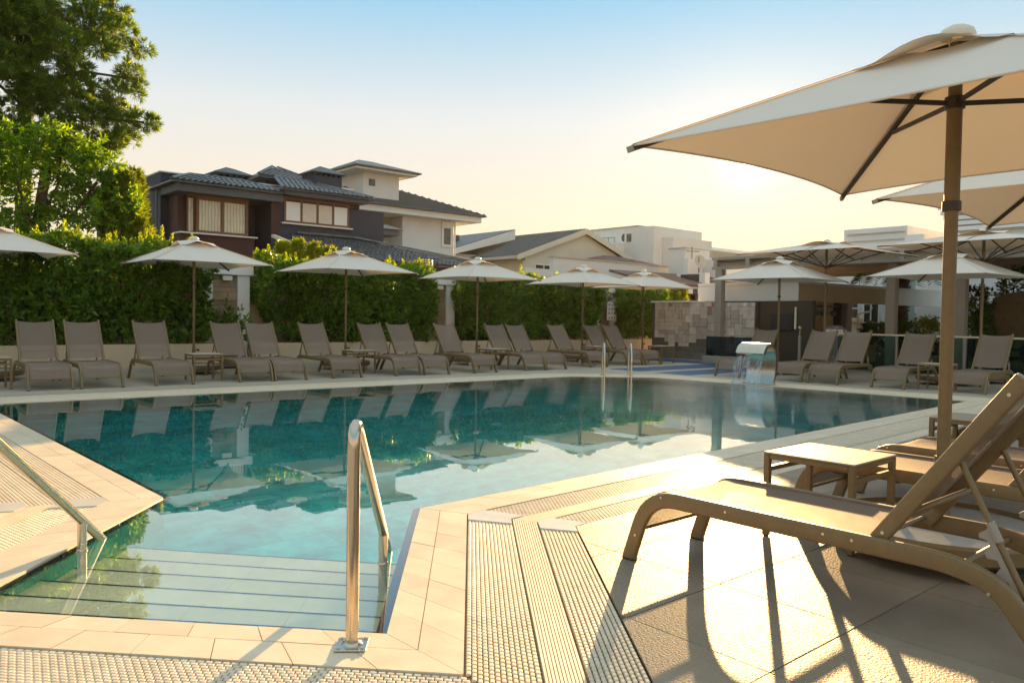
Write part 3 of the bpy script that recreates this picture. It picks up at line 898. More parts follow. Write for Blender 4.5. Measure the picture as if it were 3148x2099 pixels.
def make_lounger():
    t = empty('sun_lounger')
    prof = rrect(0.034, 0.074, 0.010, 3)
    side = fillet([(0, -0.005, 0.002), (0, 0.11, 0.345), (0, 1.50, 0.345), (0, 1.66, 0.30), (0, 1.88, 0.002)], [0, 0.17, 0.14, 0.16, 0], 7)
    for s in (-1, 1):
        x = s * (LW / 2 - 0.017)
        m = MB().sweep([(x, p.y, p.z) for p in side], prof)
        m.build('side_rail', M['bronze'], t, 40)
        for yy in (0.0, 1.88):
            MB().bbox(x - 0.021, x + 0.021, yy - 0.035, yy + 0.035, 0.0, 0.012, 0.003).build('foot_cap', M['bronze_dark'], t)
        b = MB()
        for yy, zz in ((0.045, 0.135), (0.20, 0.352), (0.56, 0.352), (1.02, 0.352), (1.14, 0.352), (1.63, 0.27), (1.78, 0.15)):
            b.tube([(x + s * 0.015, yy, zz), (x + s * 0.0195, yy, zz)], 0.0062, 10, up=(0, 0, 1))
        o = b.build('bolts', M['bolt'], t, 40); o['kind'] = 'stuff'
    # seat sling hung between the rails, wrapped over the foot end
    path = fillet([(0, 0.05, 0.165), (0, 0.13, 0.372), (0, 1.20, 0.372)], [0, 0.17, 0], 8)
    hw = LW / 2 - 0.036
    m = MB(); nx = 8; ring = []
    for p in path:
        for k in range(nx + 1):
            u = -1 + 2 * k / nx
            ring.append((u * hw, p.y, p.z - 0.014 * (1 - u * u)))
    n1 = nx + 1
    m.add(ring, [(i * n1 + k, i * n1 + k + 1, (i + 1) * n1 + k + 1, (i + 1) * n1 + k) for i in range(len(path) - 1) for k in range(nx)])
    m.build('seat_sling', M['sling'], t, 180)
    for s in (-1, 1):   # piping where the sling enters the rail
        MB().tube([(s * hw, p.y, p.z + 0.002) for p in path], 0.006, 6).build('piping', M['sling'], t, 180)
    MB().tube([(-hw, 0.05, 0.162), (hw, 0.05, 0.162)], 0.010, 8).build('hem_bar', M['bronze'], t, 60)
    MB().tube([(-hw, 1.20, 0.366), (hw, 1.20, 0.366)], 0.010, 8).build('seat_rear_bar', M['sling'], t, 60)
    cr_ = fillet([(-hw, 0.23, 0.335), (-hw * 0.55, 0.20, 0.27), (hw * 0.55, 0.20, 0.27), (hw, 0.23, 0.335)], 0.15, 5)
    MB().tube(cr_, 0.013, 8).build('front_cross_bar', M['bronze'], t, 60)
    MB().tube([(-hw, 1.52, 0.335), (hw, 1.52, 0.335)], 0.013, 8).build('rear_cross_bar', M['bronze'], t, 60)
    MB().tube([(-hw, 0.72, 0.318), (hw, 0.72, 0.318)], 0.013, 8).build('middle_cross_bar', M['bronze'], t, 60)
    # backrest
    py, pz, a, BL = 1.235, 0.385, R(54), 0.80
    bd = Vector((0, math.cos(a), math.sin(a))); bn = Vector((0, -math.sin(a), math.cos(a)))
    piv = Vector((0, py, pz))
    back = empty('backrest'); back.parent = t
    bw = LW / 2 - 0.045
    for s in (-1, 1):
        p0 = piv + Vector((s * bw, 0, 0)) - bd * 0.05; p1 = piv + Vector((s * bw, 0, 0)) + bd * BL
        MB().sweep([p0, p1], rrect(0.034, 0.062, 0.009, 3), up=bn).build('back_tube', M['bronze'], back, 40)
        MB().sweep([p1, p1 + bd * 0.006], rrect(0.030, 0.056, 0.009, 3), up=bn).build('end_cap', M['taupe'], back, 40)
        b = MB()
        for f_ in (0.02, BL - 0.07):
            c = piv + Vector((s * (bw + 0.015), 0, 0)) + bd * f_
            b.tube([c, c + Vector((s * 0.005, 0, 0))], 0.0066, 10, up=(0, 0, 1))
        o = b.build('bolts', M['bolt'], back, 40); o['kind'] = 'stuff'
    hw2 = bw - 0.016
    m = MB(); ring = []; nb = 9
    for i in range(nb + 1):
        f_ = 0.03 + (BL - 0.05) * i / nb
        for k in range(nx + 1):
            u = -1 + 2 * k / nx
            end = 0.02 * (1 - u * u) * (1 if i == nb else 0)
            c = piv + bd * (f_ - end) + bn * (0.016 - 0.016 * (1 - u * u))
            ring.append((u * hw2, c.y, c.z))
    m.add(ring, [(i * n1 + k, i * n1 + k + 1, (i + 1) * n1 + k + 1, (i + 1) * n1 + k) for i in range(nb) for k in range(nx)])
    m.build('back_sling', M['sling'], back, 180)
    for s in (-1, 1):
        MB().tube([piv + Vector((s * hw2, 0, 0)) + bn * 0.018 + bd * 0.03, piv + Vector((s * hw2, 0, 0)) + bn * 0.018 + bd * (BL - 0.02)], 0.006, 6).build('piping', M['sling'], back, 180)
    top = piv + bd * (BL - 0.035) - bn * 0.012
    MB().tube([(-hw2, top.y, top.z), (0, top.y - 0.012, top.z - 0.012), (hw2, top.y, top.z)], 0.012, 8).build('top_bar', M['bronze'], back, 60)
    lowb = piv + bd * 0.22 - bn * 0.05
    cb = fillet([piv + Vector((-bw, 0, 0)) + bd * 0.10, Vector((-bw * 0.8, lowb.y, lowb.z)), Vector((bw * 0.8, lowb.y, lowb.z)), piv + Vector((bw, 0, 0)) + bd * 0.10], 0.09, 5)
    MB().tube(cb, 0.013, 8).build('lower_bar', M['bronze'], back, 60)
    # props with notched racks
    for s in (-1, 1):
        q0 = piv + Vector((s * (bw - 0.03), 0, 0)) + bd * 0.42 - bn * 0.03
        q1 = Vector((s * (bw - 0.03), 1.74, 0.235))
        dv = (q1 - q0)
        MB().tube([q0, q1], 0.0115, 8).build('prop', M['bronze'], t, 60)
        dn = dv.normalized(); pn = Vector((0, -dn.z, dn.y)); pn = pn if pn.z < 0 else -pn
        rk = MB()
        rk.tube([q0 + dv * 0.42, q0 + dv * 0.56], 0.0165, 8)
        prof2 = [(0.46, 0.012), (0.96, 0.012), (0.96, 0.045), (0.90, 0.052), (0.87, 0.030), (0.82, 0.030), (0.79, 0.058), (0.75, 0.058), (0.72, 0.032), (0.67, 0.032), (0.64, 0.062), (0.60, 0.062), (0.57, 0.034), (0.53, 0.034), (0.50, 0.056), (0.47, 0.050)]
        pts = [q0 + dv * f_ + pn * h_ for f_, h_ in prof2]
        n = len(pts); off = Vector((0.006, 0, 0))
        rk.add([p - off for p in pts] + [p + off for p in pts], [tuple(range(n)), tuple(reversed(range(n, 2 * n)))] + [((i + 1) % n, i, n + i, n + (i + 1) % n) for i in range(n)])
        rk.build('prop_rack', M['taupe'], t)
    return t


proto = make_lounger()
ORD = ['first', 'second', 'third', 'fourth', 'fifth', 'sixth', 'seventh', 'eighth', 'ninth', 'tenth', 'eleventh', 'twelfth', 'thirteenth', 'fourteenth']
rowL = [(2.55, 13.56, -2.7), (3.26, 13.54, -2.3), (4.35, 13.52, -2.5), (5.74, 13.50, -2.4), (6.38, 13.46, -3.2), (7.53, 13.45, -1.9), (8.87, 13.38, -2.2), (9.54, 13.32, -2.8),
        (10.78, 13.26, -2.5), (12.27, 13.27, -3.6), (12.96, 13.30, -3.9), (14.56, 13.42, -2.3), (16.02, 13.48, -1.6), (16.66, 13.40, -2.6)]
rowR = [(14.69, 9.79, -87.6, 'left of and behind the steel waterfall'), (14.68, 8.38, -87.0, 'just behind the steel waterfall'), (14.75, 7.66, -86.6, 'right of the waterfall, in the middle of the row by the bar'),
        (14.9, 6.46, -86.5, 'left of the side table in the row by the bar'), (15.13, 5.19, -87.1, 'behind the big parasol pole in the row by the bar')]
rowN = [(3.365, 2.60, 181.0, 'nearest lounger in the right foreground, its seat in low sun'), (4.93, 2.58, 180.2, 'lounger behind the near side table in the right foreground'),
        (5.88, 2.60, 179.4, 'third lounger back on the right, beyond the near parasol pole'), (7.42, 2.62, 180, 'lounger beside the farther side table at the right edge'), (8.3, 2.60, 180, 'lounger farthest back at the right edge')]
first = True


def put_lounger(x, y, a, label, group):
    global first
    o = proto if first else copy_tree(proto)
    first = False
    o.location = (x, y, 0); o.rotation_euler = (0, 0, R(a))
    tag(o, label, 'sun lounger', group)


for k, (x, y, a, lb) in enumerate(rowN):
    put_lounger(x, y, a, 'bronze and taupe sling %s' % lb, 'loungers by the near pool side')
for k, (x, y, a) in enumerate(rowL):
    put_lounger(x, y, a, 'taupe sling lounger, %s from the left in the row before the hedge' % ORD[k], 'loungers before the hedge')
for k, (x, y, a, lb) in enumerate(rowR):
    put_lounger(x, y, a, 'taupe sling lounger %s' % lb, 'loungers before the bar')


# ------------------------------------------------------------------ side tables
def make_table():
    t = empty('side_table'); h = 0.26; H = 0.475; s = 0.017
    for sx in (-1, 1):
        for sy in (-1, 1):
            cx, cy = sx * (h - s), sy * (h - s)
            MB().bbox(cx - s, cx + s, cy - s, cy + s, 0.006, H - 0.004, 0.003).build('leg', M['bronze'], t)
            MB().cyl(cx, cy, 0, 0.006, 0.014, 8).build('foot', M['black'], t)
    for k in range(4):
        Mx = Matrix.Rotation(k * math.pi / 2, 4, 'Z')
        MB().bbox(-h + 2 * s + 0.001, h - 2 * s - 0.001, h - 2 * s + 0.003, h - 0.003, H - 0.034, H - 0.005, 0.002, Mx).build('apron', M['bronze'], t)
        if k in (0, 2):
            MB().bbox(-h + 2 * s + 0.001, h - 2 * s - 0.001, h - 2 * s + 0.006, h - 0.006, H - 0.105, H - 0.078, 0.002, Mx).build('stretcher', M['bronze'], t)
    MB().bbox(-h - 0.002, h + 0.002, -h - 0.002, h + 0.002, H - 0.003, H + 0.007, 0.003).build('table_top', M['table_top'], t)
    return t


tab = make_table(); first_t = True
tables = [(4.27, 2.16, 1, 'low bronze side table just behind the nearest lounger'), (6.86, 2.27, 0, 'low bronze side table by the second near parasol, right edge'),
          (1.86, 14.25, 0, 'low side table cut by the left edge of the photo, by the hedge'), (5.08, 14.23, -2, 'low side table at the foot of the first whole parasol from left'),
          (8.33, 14.42, -2, 'low side table at the foot of the second whole parasol from left'), (11.66, 14.05, -3, 'low side table at the foot of the third whole parasol from left'),
          (15.32, 14.25, -2, 'low side table at the foot of the fourth whole parasol from left'), (17.62, 13.9, -3, 'low side table at the far end of the hedge row, by the stone wall'),
          (15.52, 5.83, 2, 'low side table between two loungers in the row by the bar'), (9.4, 2.2, 0, 'low side table farthest back at the right edge')]
for (x, y, a, lb) in tables:
    o = tab if first_t else copy_tree(tab); first_t = False
    o.location = (x, y, 0); o.rotation_euler = (0, 0, R(a)); tag(o, lb, 'side table', 'low square side tables')


# ------------------------------------------------------------------ parasols
def canopy_mesh(hs, H, rim, hole=0.14, nt=10, ns=14, inset=0.095, belly=0.04):
    m = MB()
    for k in range(4):
        rot = Matrix.Rotation(k * math.pi / 2, 3, 'Z'); vs = []
        for i in range(nt + 1):
            t = hole + (1 - hole) * i / nt
            for j in range(ns + 1):
                s = -1 + 2 * j / ns
                d = hs * t * (1 - inset * (1 - s * s) * t * t)
                z = H - (H - rim) * t - belly * math.sin(math.pi * min(1, t)) * (1 - s * s) + 0.018 * (1 - s * s) * t ** 4
                vs.append(rot @ Vector((s * hs * t, d, z)))
        n1 = ns + 1
        m.add(vs, [(i * n1 + j, i * n1 + j + 1, (i + 1) * n1 + j + 1, (i + 1) * n1 + j) for i in range(nt) for j in range(ns)])
    return m


def cap_mesh(hs, H, rim, frac=0.30, lift=0.06, nt=6, ns=12):
    m = MB()
    for k in range(4):
        rot = Matrix.Rotation(k * math.pi / 2, 3, 'Z'); vs = []
        for i in range(nt + 1):
            t = 0.02 + frac * i / nt; q_ = i / nt
            for j in range(ns + 1):
                s = -1 + 2 * j / ns
                bulge = lift * q_ ** 1.3 * max(0, math.cos(s * math.pi / 2 / 0.75)) if abs(s) < 0.75 else 0
                z = H + 0.012 - (H - rim) * t + bulge
                vs.append(rot @ Vector((s * hs * t, hs * t, z)))
        n1 = ns + 1
        m.add(vs, [(i * n1 + j, i * n1 + j + 1, (i + 1) * n1 + j + 1, (i + 1) * n1 + j) for i in range(nt) for j in range(ns)])
    return m


M['fabric_thick'] = M['fabric'].copy(); M['fabric_thick'].node_tree.nodes['Mix Shader'].inputs['Fac'].default_value = 0.05


def make_parasol(hs, H=2.66, rim=2.15, low_runner=0.34, ribs8=False, pole_r=0.024, name='parasol'):
    t = empty(name)
    # base: heavy ring with a plate and castors
    MB().lathe([(0.0, 0.075), (0.50, 0.075), (0.53, 0.085), (0.55, 0.10), (0.55, 0.165), (0.53, 0.18), (0.515, 0.165), (0.512, 0.15), (0.0, 0.149)], n=36).build('base_ring', M['bronze'], t, 40)
    MB().cyl(0, 0, 0.150, 0.158, 0.51, 36).build('base_plate', M['base_plate'], t, 40)
    for k in range(4):
        a = k * math.pi / 2 + 0.62
        cx, cy = 0.50 * math.cos(a), 0.50 * math.sin(a)
        w_ = empty('castor', (cx, cy, 0), a + 0.5); w_.parent = t
        MB().tube([(-0.013, 0, 0.036), (0.013, 0, 0.036)], 0.036, 16, up=(0, 0, 1)).build('wheel', M['plastic_white'], w_, 40)
        fk = MB()
        for sx in (-1, 1):
            fk.box(sx * 0.018 - 0.002, sx * 0.018 + 0.002, -0.014, 0.014, 0.025, 0.09)
        fk.box(-0.02, 0.02, -0.016, 0.016, 0.086, 0.092)
        fk.build('fork', M['bolt'], w_)
    MB().cyl(0, 0, 0.158, 0.52, pole_r + 0.009, 20).build('sleeve', M['bronze'], t, 40)
    kn = MB().tube([(0.03, 0, 0.46), (0.075, 0, 0.46)], 0.008, 8, up=(0, 0, 1)); kn.tube([(0.07, 0, 0.46), (0.10, 0, 0.46)], 0.022, 10, up=(0, 0, 1))
    kn.build('clamp_knob', M['black'], t, 40)
    MB().cyl(0, 0, 0.52, H - 0.03, pole_r, 20).build('pole', M['bronze'], t, 40)
    MB().cyl(0, 0, H - 0.87, H - low_runner - 0.03, pole_r + 0.0045, 20).build('upper_pole', M['bronze'], t, 40)
    MB().cyl(0, 0, H - 0.90, H - 0.85, pole_r + 0.013, 20).build('collar', M['bronze_dark'], t, 40)
    MB().cyl(0, 0, H - low_runner - 0.03, H - low_runner + 0.03, pole_r + 0.016, 20).build('runner', M['bronze_dark'], t, 40)
    MB().lathe([(0.085, H - 0.008), (0.09, H + 0.008), (0.078, H + 0.035), (0.045, H + 0.055), (0.001, H + 0.06)], n=24).build('finial', M['plastic_white'], t, 60)
    dirs = [(1, 1), (-1, 1), (-1, -1), (1, -1)]
    if ribs8: dirs += [(1, 0), (0, 1), (-1, 0), (0, -1)]
    for dx, dy in dirs:
        far = Vector((dx * hs * 0.995, dy * hs * 0.995, rim - 0.014)) if dx and dy else Vector((dx * hs * 0.93, dy * hs * 0.93, rim - 0.03))
        near = Vector((dx * 0.03, dy * 0.03, H - 0.05))
        rb = MB().sweep([near, far], rrect(0.018, 0.030, 0.004, 2)).build('rib', M['bronze_dark'], t, 40)
        MB().sweep([far, far + (far - near).normalized() * 0.035], rrect(0.024, 0.032, 0.004, 2)).build('rib_tip', M['taupe'], rb, 40)
        fr = 0.46 if not ribs8 else 0.62
        mid = near + (far - near) * fr - Vector((0, 0, 0.018))
        n_ = Vector((dx, dy, 0)).normalized()
        MB().sweep([Vector((0, 0, H - low_runner)) + n_ * 0.04, mid], rrect(0.016, 0.026, 0.004, 2)).build('strut', M['bronze_dark'], t, 40)
    fab = M['fabric_thick'] if ribs8 else M['fabric']
    canopy_mesh(hs, H, rim).build('canopy', fab, t, 35)
    cap_mesh(hs, H, rim, lift=0.085 if not ribs8 else 0.07).build('vent_cap', fab, t, 60)
    sm_ = MB()
    for dx, dy in dirs[:4]:
        a = Vector((dx * hs * 0.15, dy * hs * 0.15, H - (H - rim) * 0.15 + 0.004)); b = Vector((dx * hs * 0.998, dy * hs * 0.998, rim + 0.004))
        sm_.sweep([a, b], [(-0.018, 0), (0.018, 0), (0.018, 0.002), (-0.018, 0.002)])
    sm_.build('seams', fab, t)
    # hem along the rim
    hem = MB(); n = 16
    for k in range(4):
        rot = Matrix.Rotation(k * math.pi / 2, 3, 'Z'); pts = []
        for j in range(n + 1):
            s = -1 + 2 * j / n
            pts.append(rot @ Vector((s * hs, hs * (1 - 0.095 * (1 - s * s)), rim + 0.018 * (1 - s * s))))
        hem.tube(pts, 0.006, 5)
    hem.build('hem', M['fabric'], t, 180)
    return t


pU = make_parasol(1.13)
pN = make_parasol(1.18, H=2.71, pole_r=0.033, name='parasol')
pB = make_parasol(1.52, H=3.16, rim=2.84, low_runner=0.62, ribs8=True, pole_r=0.03)
sets = [(pN, [(4.455, 1.63, 0, 'large cream parasol in the right foreground with a thick bronze pole'), (7.16, 1.54, 0, 'cream parasol behind the foreground one, cut by the right edge'), (10.75, 1.56, 0, 'cream parasol of which only a corner tip shows at the right edge')], 'parasols over the near loungers'),
        (pU, [(2.06, 16.05, 0.5, 'cream parasol cut off by the left edge, before the hedge'), (5.51, 16.0, 0, 'cream parasol before the hedge under the dark house, leftmost whole one'),
              (8.76, 15.76, 1.5, 'cream parasol before the hedge, second whole one from the left'), (12.46, 15.7, -2, 'cream parasol before the hedge, below the white house'),
              (16.1, 15.5, 2, 'cream parasol before the hedge, fourth whole one from the left'), (18.8, 15.55, -3, 'cream parasol at the far end of the hedge, next to the stone wall'),
              (16.72, 9.79, 4, 'cream parasol behind the steel waterfall'), (17.0, 6.22, -3, 'cream parasol in the row by the bar, right of the waterfall')], 'small cream parasols'),
        (pB, [(18.35, 9.51, 0, 'wide cream parasol with eight ribs before the pergola, left one'), (18.3, 6.04, 0, 'wide cream parasol with eight ribs before the pergola, right one')], 'wide parasols before the pergola')]
for pr, lst, grp in sets:
    for k, (x, y, a, lb) in enumerate(lst):
        o = pr if k == 0 else copy_tree(pr)
        o.location = (x, y, 0); o.rotation_euler = (0, 0, R(a)); tag(o, lb, 'parasol', grp)

# ------------------------------------------------------------------ handrails, ladder, waterfall
def handrail(bx, by, ex, ey, label):
    t = empty('handrail', (bx, by, 0), 0, label, 'handrail', 'steel handrails at the entry steps')
    dx, dy = ex - bx, ey - by; L = math.hypot(dx, dy); d = Vector((dx / L, dy / L, 0))
    top = 0.83; sl = 0.80 / L
    path = fillet([(0, 0, 0.004), (0, 0, top + 0.03), tuple(d * (L + 0.16) + Vector((0, 0, top + 0.03 - (top + 0.03) / L * (L + 0.16))))], [0, 0.14, 0], 10)
    MB().tube(path, 0.0235, 20).build('rail', M['steel'], t, 60)
    pp = d * (L * 0.83); zz = (top + 0.03) * 0.17
    MB().tube([(pp.x, pp.y, -0.95), (pp.x, pp.y, zz - 0.005)], 0.0225, 16).build('post', M['steel'], t, 60)
    MB().lathe([(0.026, -0.012), (0.028, -0.004), (0.026, 0.002)], pp.x, pp.y, 16).build('post_ring', M['steel'], t, 60)
    Mz = Matrix.Rotation(math.atan2(dy, dx), 4, 'Z')
    MB().bbox(-0.058, 0.058, -0.058, 0.058, 0.001, 0.009, 0.002, Mz).build('base_plate', M['steel'], t)
    MB().lathe([(0.038, 0.009), (0.034, 0.016), (0.025, 0.02)], 0, 0, 20).build('weld_collar', M['steel'], t, 60)
    for sx in (-1, 1):
        for sy in (-1, 1):
            p = Mz @ Vector((sx * 0.043, sy * 0.043, 0))
            MB().cyl(p.x, p.y, 0.009, 0.014, 0.007, 6).build('bolt', M['bolt'], t)


handrail(1.45, 2.54, 2.19, 3.48, 'polished steel handrail standing in the centre foreground')
handrail(0.36, 3.66, 1.10, 4.61, 'polished steel handrail entering at the left edge')

lad = empty('pool_ladder', (12.49, 10.99, 0), R(-43), 'pair of polished steel ladder rails on the far pool edge', 'ladder')
for s in (-0.28, 0.28):
    p = fillet([(s, 0.42, 0.0), (s, 0.38, 0.66), (s, 0.02, 0.70), (s, -0.14, 0.45), (s, -0.12, -1.2)], [0, 0.18, 0.18, 0.2, 0], 7)
    MB().tube(p, 0.021, 14).build('rail', M['steel'], lad, 60)
    MB().lathe([(0.045, 0.0), (0.042, 0.012), (0.022, 0.016)], s, 0.42, 16).build('floor_flange', M['steel'], lad, 60)
for z in (-0.3, -0.6, -0.9):
    MB().bbox(-0.265, 0.265, -0.16, -0.09, z - 0.012, z + 0.012, 0.004).build('tread', M['steel'], lad)

wf = empty('waterfall', (13.33, 8.36, 0), R(-2), 'curved polished steel waterfall spout on the pool edge', 'waterfall')
prof = fillet([(0.27, 0, 0.0), (0.335, 0, 0.20), (0.36, 0, 0.45), (0.31, 0, 0.66), (0.17, 0, 0.745), (0.05, 0, 0.68), (0.0, 0, 0.575)], [0, 0.12, 0.14, 0.13, 0.12, 0.08, 0], 8)
m = MB(); W_ = 0.31; th = 0.065
outer = []
for i, p in enumerate(prof):
    t_ = (prof[min(i + 1, len(prof) - 1)] - prof[max(0, i - 1)]).normalized(); nrm = Vector((t_.z, 0, -t_.x))
    for (yy, oo) in ((-W_, 0), (W_, 0), (W_, th), (-W_, th)):
        outer.append((p.x + nrm.x * oo, yy, p.z + nrm.z * oo))
nn = len(prof)
fs = [(i * 4 + j, i * 4 + (j + 1) % 4, (i + 1) * 4 + (j + 1) % 4, (i + 1) * 4 + j) for i in range(nn - 1) for j in range(4)] + [(3, 2, 1, 0), tuple((nn - 1) * 4 + j for j in range(4))]
m.add(outer, fs); m.build('spout', M['steel'], wf, 40)
MB().bbox(0.18, 0.36, -0.33, 0.33, 0.001, 0.014, 0.003).build('base_flange', M['steel'], wf)
# the falling sheet
m = MB(); ring = []; N = 16; K = 14
for i in range(N + 1):
    f_ = i / N
    z = 0.56 * (1 - f_) - 0.012; x = -0.004 - 0.20 * math.sqrt(f_)
    for k in range(K + 1):
        u = -1 + 2 * k / K
        ring.append((x + 0.012 * math.sin(k * 2.1 + i * 0.6) * f_, u * W_ * (0.97 - 0.07 * f_), z))
m.add(ring, [(i * (K + 1) + k, i * (K + 1) + k + 1, (i + 1) * (K + 1) + k + 1, (i + 1) * (K + 1) + k) for i in range(N) for k in range(K)])
o = m.build('water_sheet', M['fall'], wf, 180)
for s in (-1, 1):
    pts = [(-0.004 - 0.20 * math.sqrt(i / 8), s * W_ * (0.97 - 0.07 * i / 8), 0.56 * (1 - i / 8) - 0.012) for i in range(9)]
    MB().tube(pts, 0.010, 6).build('water_edge', M['fall'], wf, 180)

# ------------------------------------------------------------------ foliage makers
def leaf_arrays(P, Dr, L, Wd, fold=0.25):
    """P base points, Dr unit directions -> V,F for folded leaf blades (two triangles each)"""
    n = len(P)
    rnd = rng.normal(size=(n, 3))
    side = np.cross(Dr, rnd); side /= np.linalg.norm(side, axis=1, keepdims=True) + 1e-9
    nrm = np.cross(side, Dr)
    L = L[:, None]; Wd = Wd[:, None]
    mid = P + Dr * L * 0.45
    tip = P + Dr * L - nrm * L * 0.12
    l = mid + side * Wd * 0.5 + nrm * Wd * fold; r = mid - side * Wd * 0.5 + nrm * Wd * fold
    V = np.stack([P, l, tip, r], 1).reshape(-1, 3)
    b = (np.arange(n) * 4)[:, None]
    F = np.concatenate([b + np.array([[0, 2, 1]]), b + np.array([[0, 3, 2]])], 0)
    return V, F


def unit(v): return v / (np.linalg.norm(v, axis=1, keepdims=True) + 1e-9)


def sprigs(C, Dr, per, length, L, Wd, spread=0.9):
    """each sprig: a short stem from C along Dr with `per` leaves around it"""
    n = len(C)
    f = rng.random((n, per)); P = C[:, None, :] + Dr[:, None, :] * (f * length)[..., None]
    rd = rng.normal(size=(n, per, 3)); rd -= (rd * Dr[:, None, :]).sum(-1, keepdims=True) * Dr[:, None, :]
    rd /= np.linalg.norm(rd, axis=-1, keepdims=True) + 1e-9
    d = Dr[:, None, :] * (0.35 + 0.5 * f[..., None]) + rd * spread
    d = unit(d.reshape(-1, 3)); P = P.reshape(-1, 3)
    s = 0.7 + 0.6 * rng.random(len(P))
    return leaf_arrays(P, d, L * s, Wd * s)


def join(parts):
    Vs, Fs, o = [], [], 0
    for V, F in parts:
        Vs.append(V); Fs.append(F + o); o += len(V)
    return np.concatenate(Vs), np.concatenate(Fs)


def foliage(name, parts, mat, parent):
    V, F = join(parts)
    o = link_mesh(name, np_mesh(name, V, F, mat), parent=parent); o['kind'] = 'stuff'
    return o


def hedge(x0, x1, ztop, label, y0=17.12, y1=17.95, dens=150, taper=(0.0, 0.0), shoots=16):
    """clipped hedge in a planter: stems, leaves and young shoots on top (local origin at x0)"""
    t = empty('hedge', (x0, y0, 0.5), 0, label, 'hedge', 'hedges along the planter')
    Lx = x1 - x0; Ly = y1 - y0; H = ztop - 0.5
    n = int(dens * Lx * H * 1.25)
    u = rng.random(n); v = rng.random(n) ** 0.85; d = rng.random(n) ** 2.0
    x = u * Lx; z = 0.06 + v * (H - 0.06)
    x = taper[0] * (1 - v) ** 1.5 + x * (1 - (taper[0] + taper[1]) * (1 - v) ** 1.5 / Lx)
    lump = 0.12 * np.sin(x * 2.3 + 1.3 * z) + 0.10 * np.sin(x * 5.1 - 2.7 * z + x0)
    y = -0.05 + 0.10 + lump + d * (Ly - 0.15) - 0.12 * v
    C = np.stack([x, y, z], 1)
    Dr = unit(np.stack([rng.normal(0, .5, n), -0.65 - 0.3 * rng.random(n), 0.45 + rng.normal(0, .35, n)], 1))
    parts = [sprigs(C, Dr, 9, 0.15, 0.14, 0.056)]
    # top and ends
    nt_ = int(70 * Lx)
    xt = rng.random(nt_) * Lx
    top = H + 0.10 * np.sin(xt * 3.1 + x0) + 0.08 * np.sin(xt * 7.7)
    Ct = np.stack([xt, rng.random(nt_) * Ly, top - 0.12 * rng.random(nt_)], 1)
    Dt = unit(np.stack([rng.normal(0, .35, nt_), rng.normal(-.1, .35, nt_), np.ones(nt_)], 1))
    parts.append(sprigs(Ct, Dt, 9, 0.13, 0.105, 0.04))
    ne = int(110 * H)
    for xe, sg in ((0.0, -1), (Lx, 1)):
        ze = rng.random(ne) * (H - 0.1) + 0.1
        te = taper[0] if sg < 0 else taper[1]
        xx = xe - sg * te * (1 - ze / H) ** 1.5
        Ce = np.stack([xx + sg * 0.1 * np.sin(ze * 6 + x0), rng.random(ne) * Ly, ze], 1)
        parts.append(sprigs(Ce, unit(np.stack([np.full(ne, sg * 0.8), rng.normal(-.4, .4, ne), 0.4 + rng.normal(0, .3, ne)], 1)), 9, 0.12, 0.105, 0.04))
    foliage('foliage', parts, M['hedge'], t)
    # young bright shoots
    ns = int(shoots * Lx)
    xs = rng.random(ns) * Lx; zs = H + 0.10 * np.sin(xs * 3.1 + x0) + 0.08 * np.sin(xs * 7.7) - 0.03
    Cs = np.stack([xs, 0.1 + rng.random(ns) * (Ly - 0.2), zs], 1); hs_ = 0.12 + 0.28 * rng.random(ns) ** 1.5
    sp = []
    for k in range(ns):
        m_ = int(10 + 40 * hs_[k])
        f_ = np.linspace(0.1, 1, m_)[:, None]
        lean = np.array([rng.normal(0, .12), rng.normal(0, .12), 1.0])
        Pk = Cs[k] + lean * hs_[k] * f_
        a = np.arange(m_) * 2.4
        Dk = unit(np.stack([np.cos(a), np.sin(a), 0.5 + f_[:, 0]], 1))
        sp.append(leaf_arrays(Pk, Dk, np.full(m_, 0.10) * (1.15 - 0.5 * f_[:, 0]), np.full(m_, 0.040)))
    n2 = int(60 * Lx)
    x2 = rng.random(n2) * Lx
    C2 = np.stack([x2, rng.random(n2) * Ly * 0.9, H + 0.10 * np.sin(x2 * 3.1 + x0) + 0.08 * np.sin(x2 * 7.7) - 0.02 - 0.10 * rng.random(n2)], 1)
    sp.append(sprigs(C2, unit(np.stack([rng.normal(0, .3, n2), rng.normal(-.2, .3, n2), np.ones(n2)], 1)), 8, 0.12, 0.095, 0.036))
    foliage('young_shoots', sp, M['shoot'], t)
    st = MB()
    for k in range(int(Lx * 3)):
        bx = (k + 0.5) / 3 + random.uniform(-.1, .1)
        st.tube([(bx, Ly * 0.5, -0.1), (bx + random.uniform(-.1, .1), Ly * 0.45, 0.6), (bx + random.uniform(-.2, .2), Ly * 0.4, H - 0.1)], 0.014, 6)
    o = st.build('stems', M['bark'], t); o['kind'] = 'stuff'


hedge(-1.6, 6.18, 2.50, 'tall clipped hedge at the left, from the photo edge to the first stone pillar', shoots=14)
hedge(7.50, 12.12, 2.36, 'clipped hedge between the two stone pillars', taper=(0.45, 0.1), shoots=12)
hedge(13.22, 18.75, 2.28, 'clipped hedge right of the second stone pillar', taper=(0.15, 0.5), shoots=8)
hedge(19.8, 21.9, 2.12, 'last short hedge next to the stone cladding wall', taper=(0.1, 0.2), shoots=12)

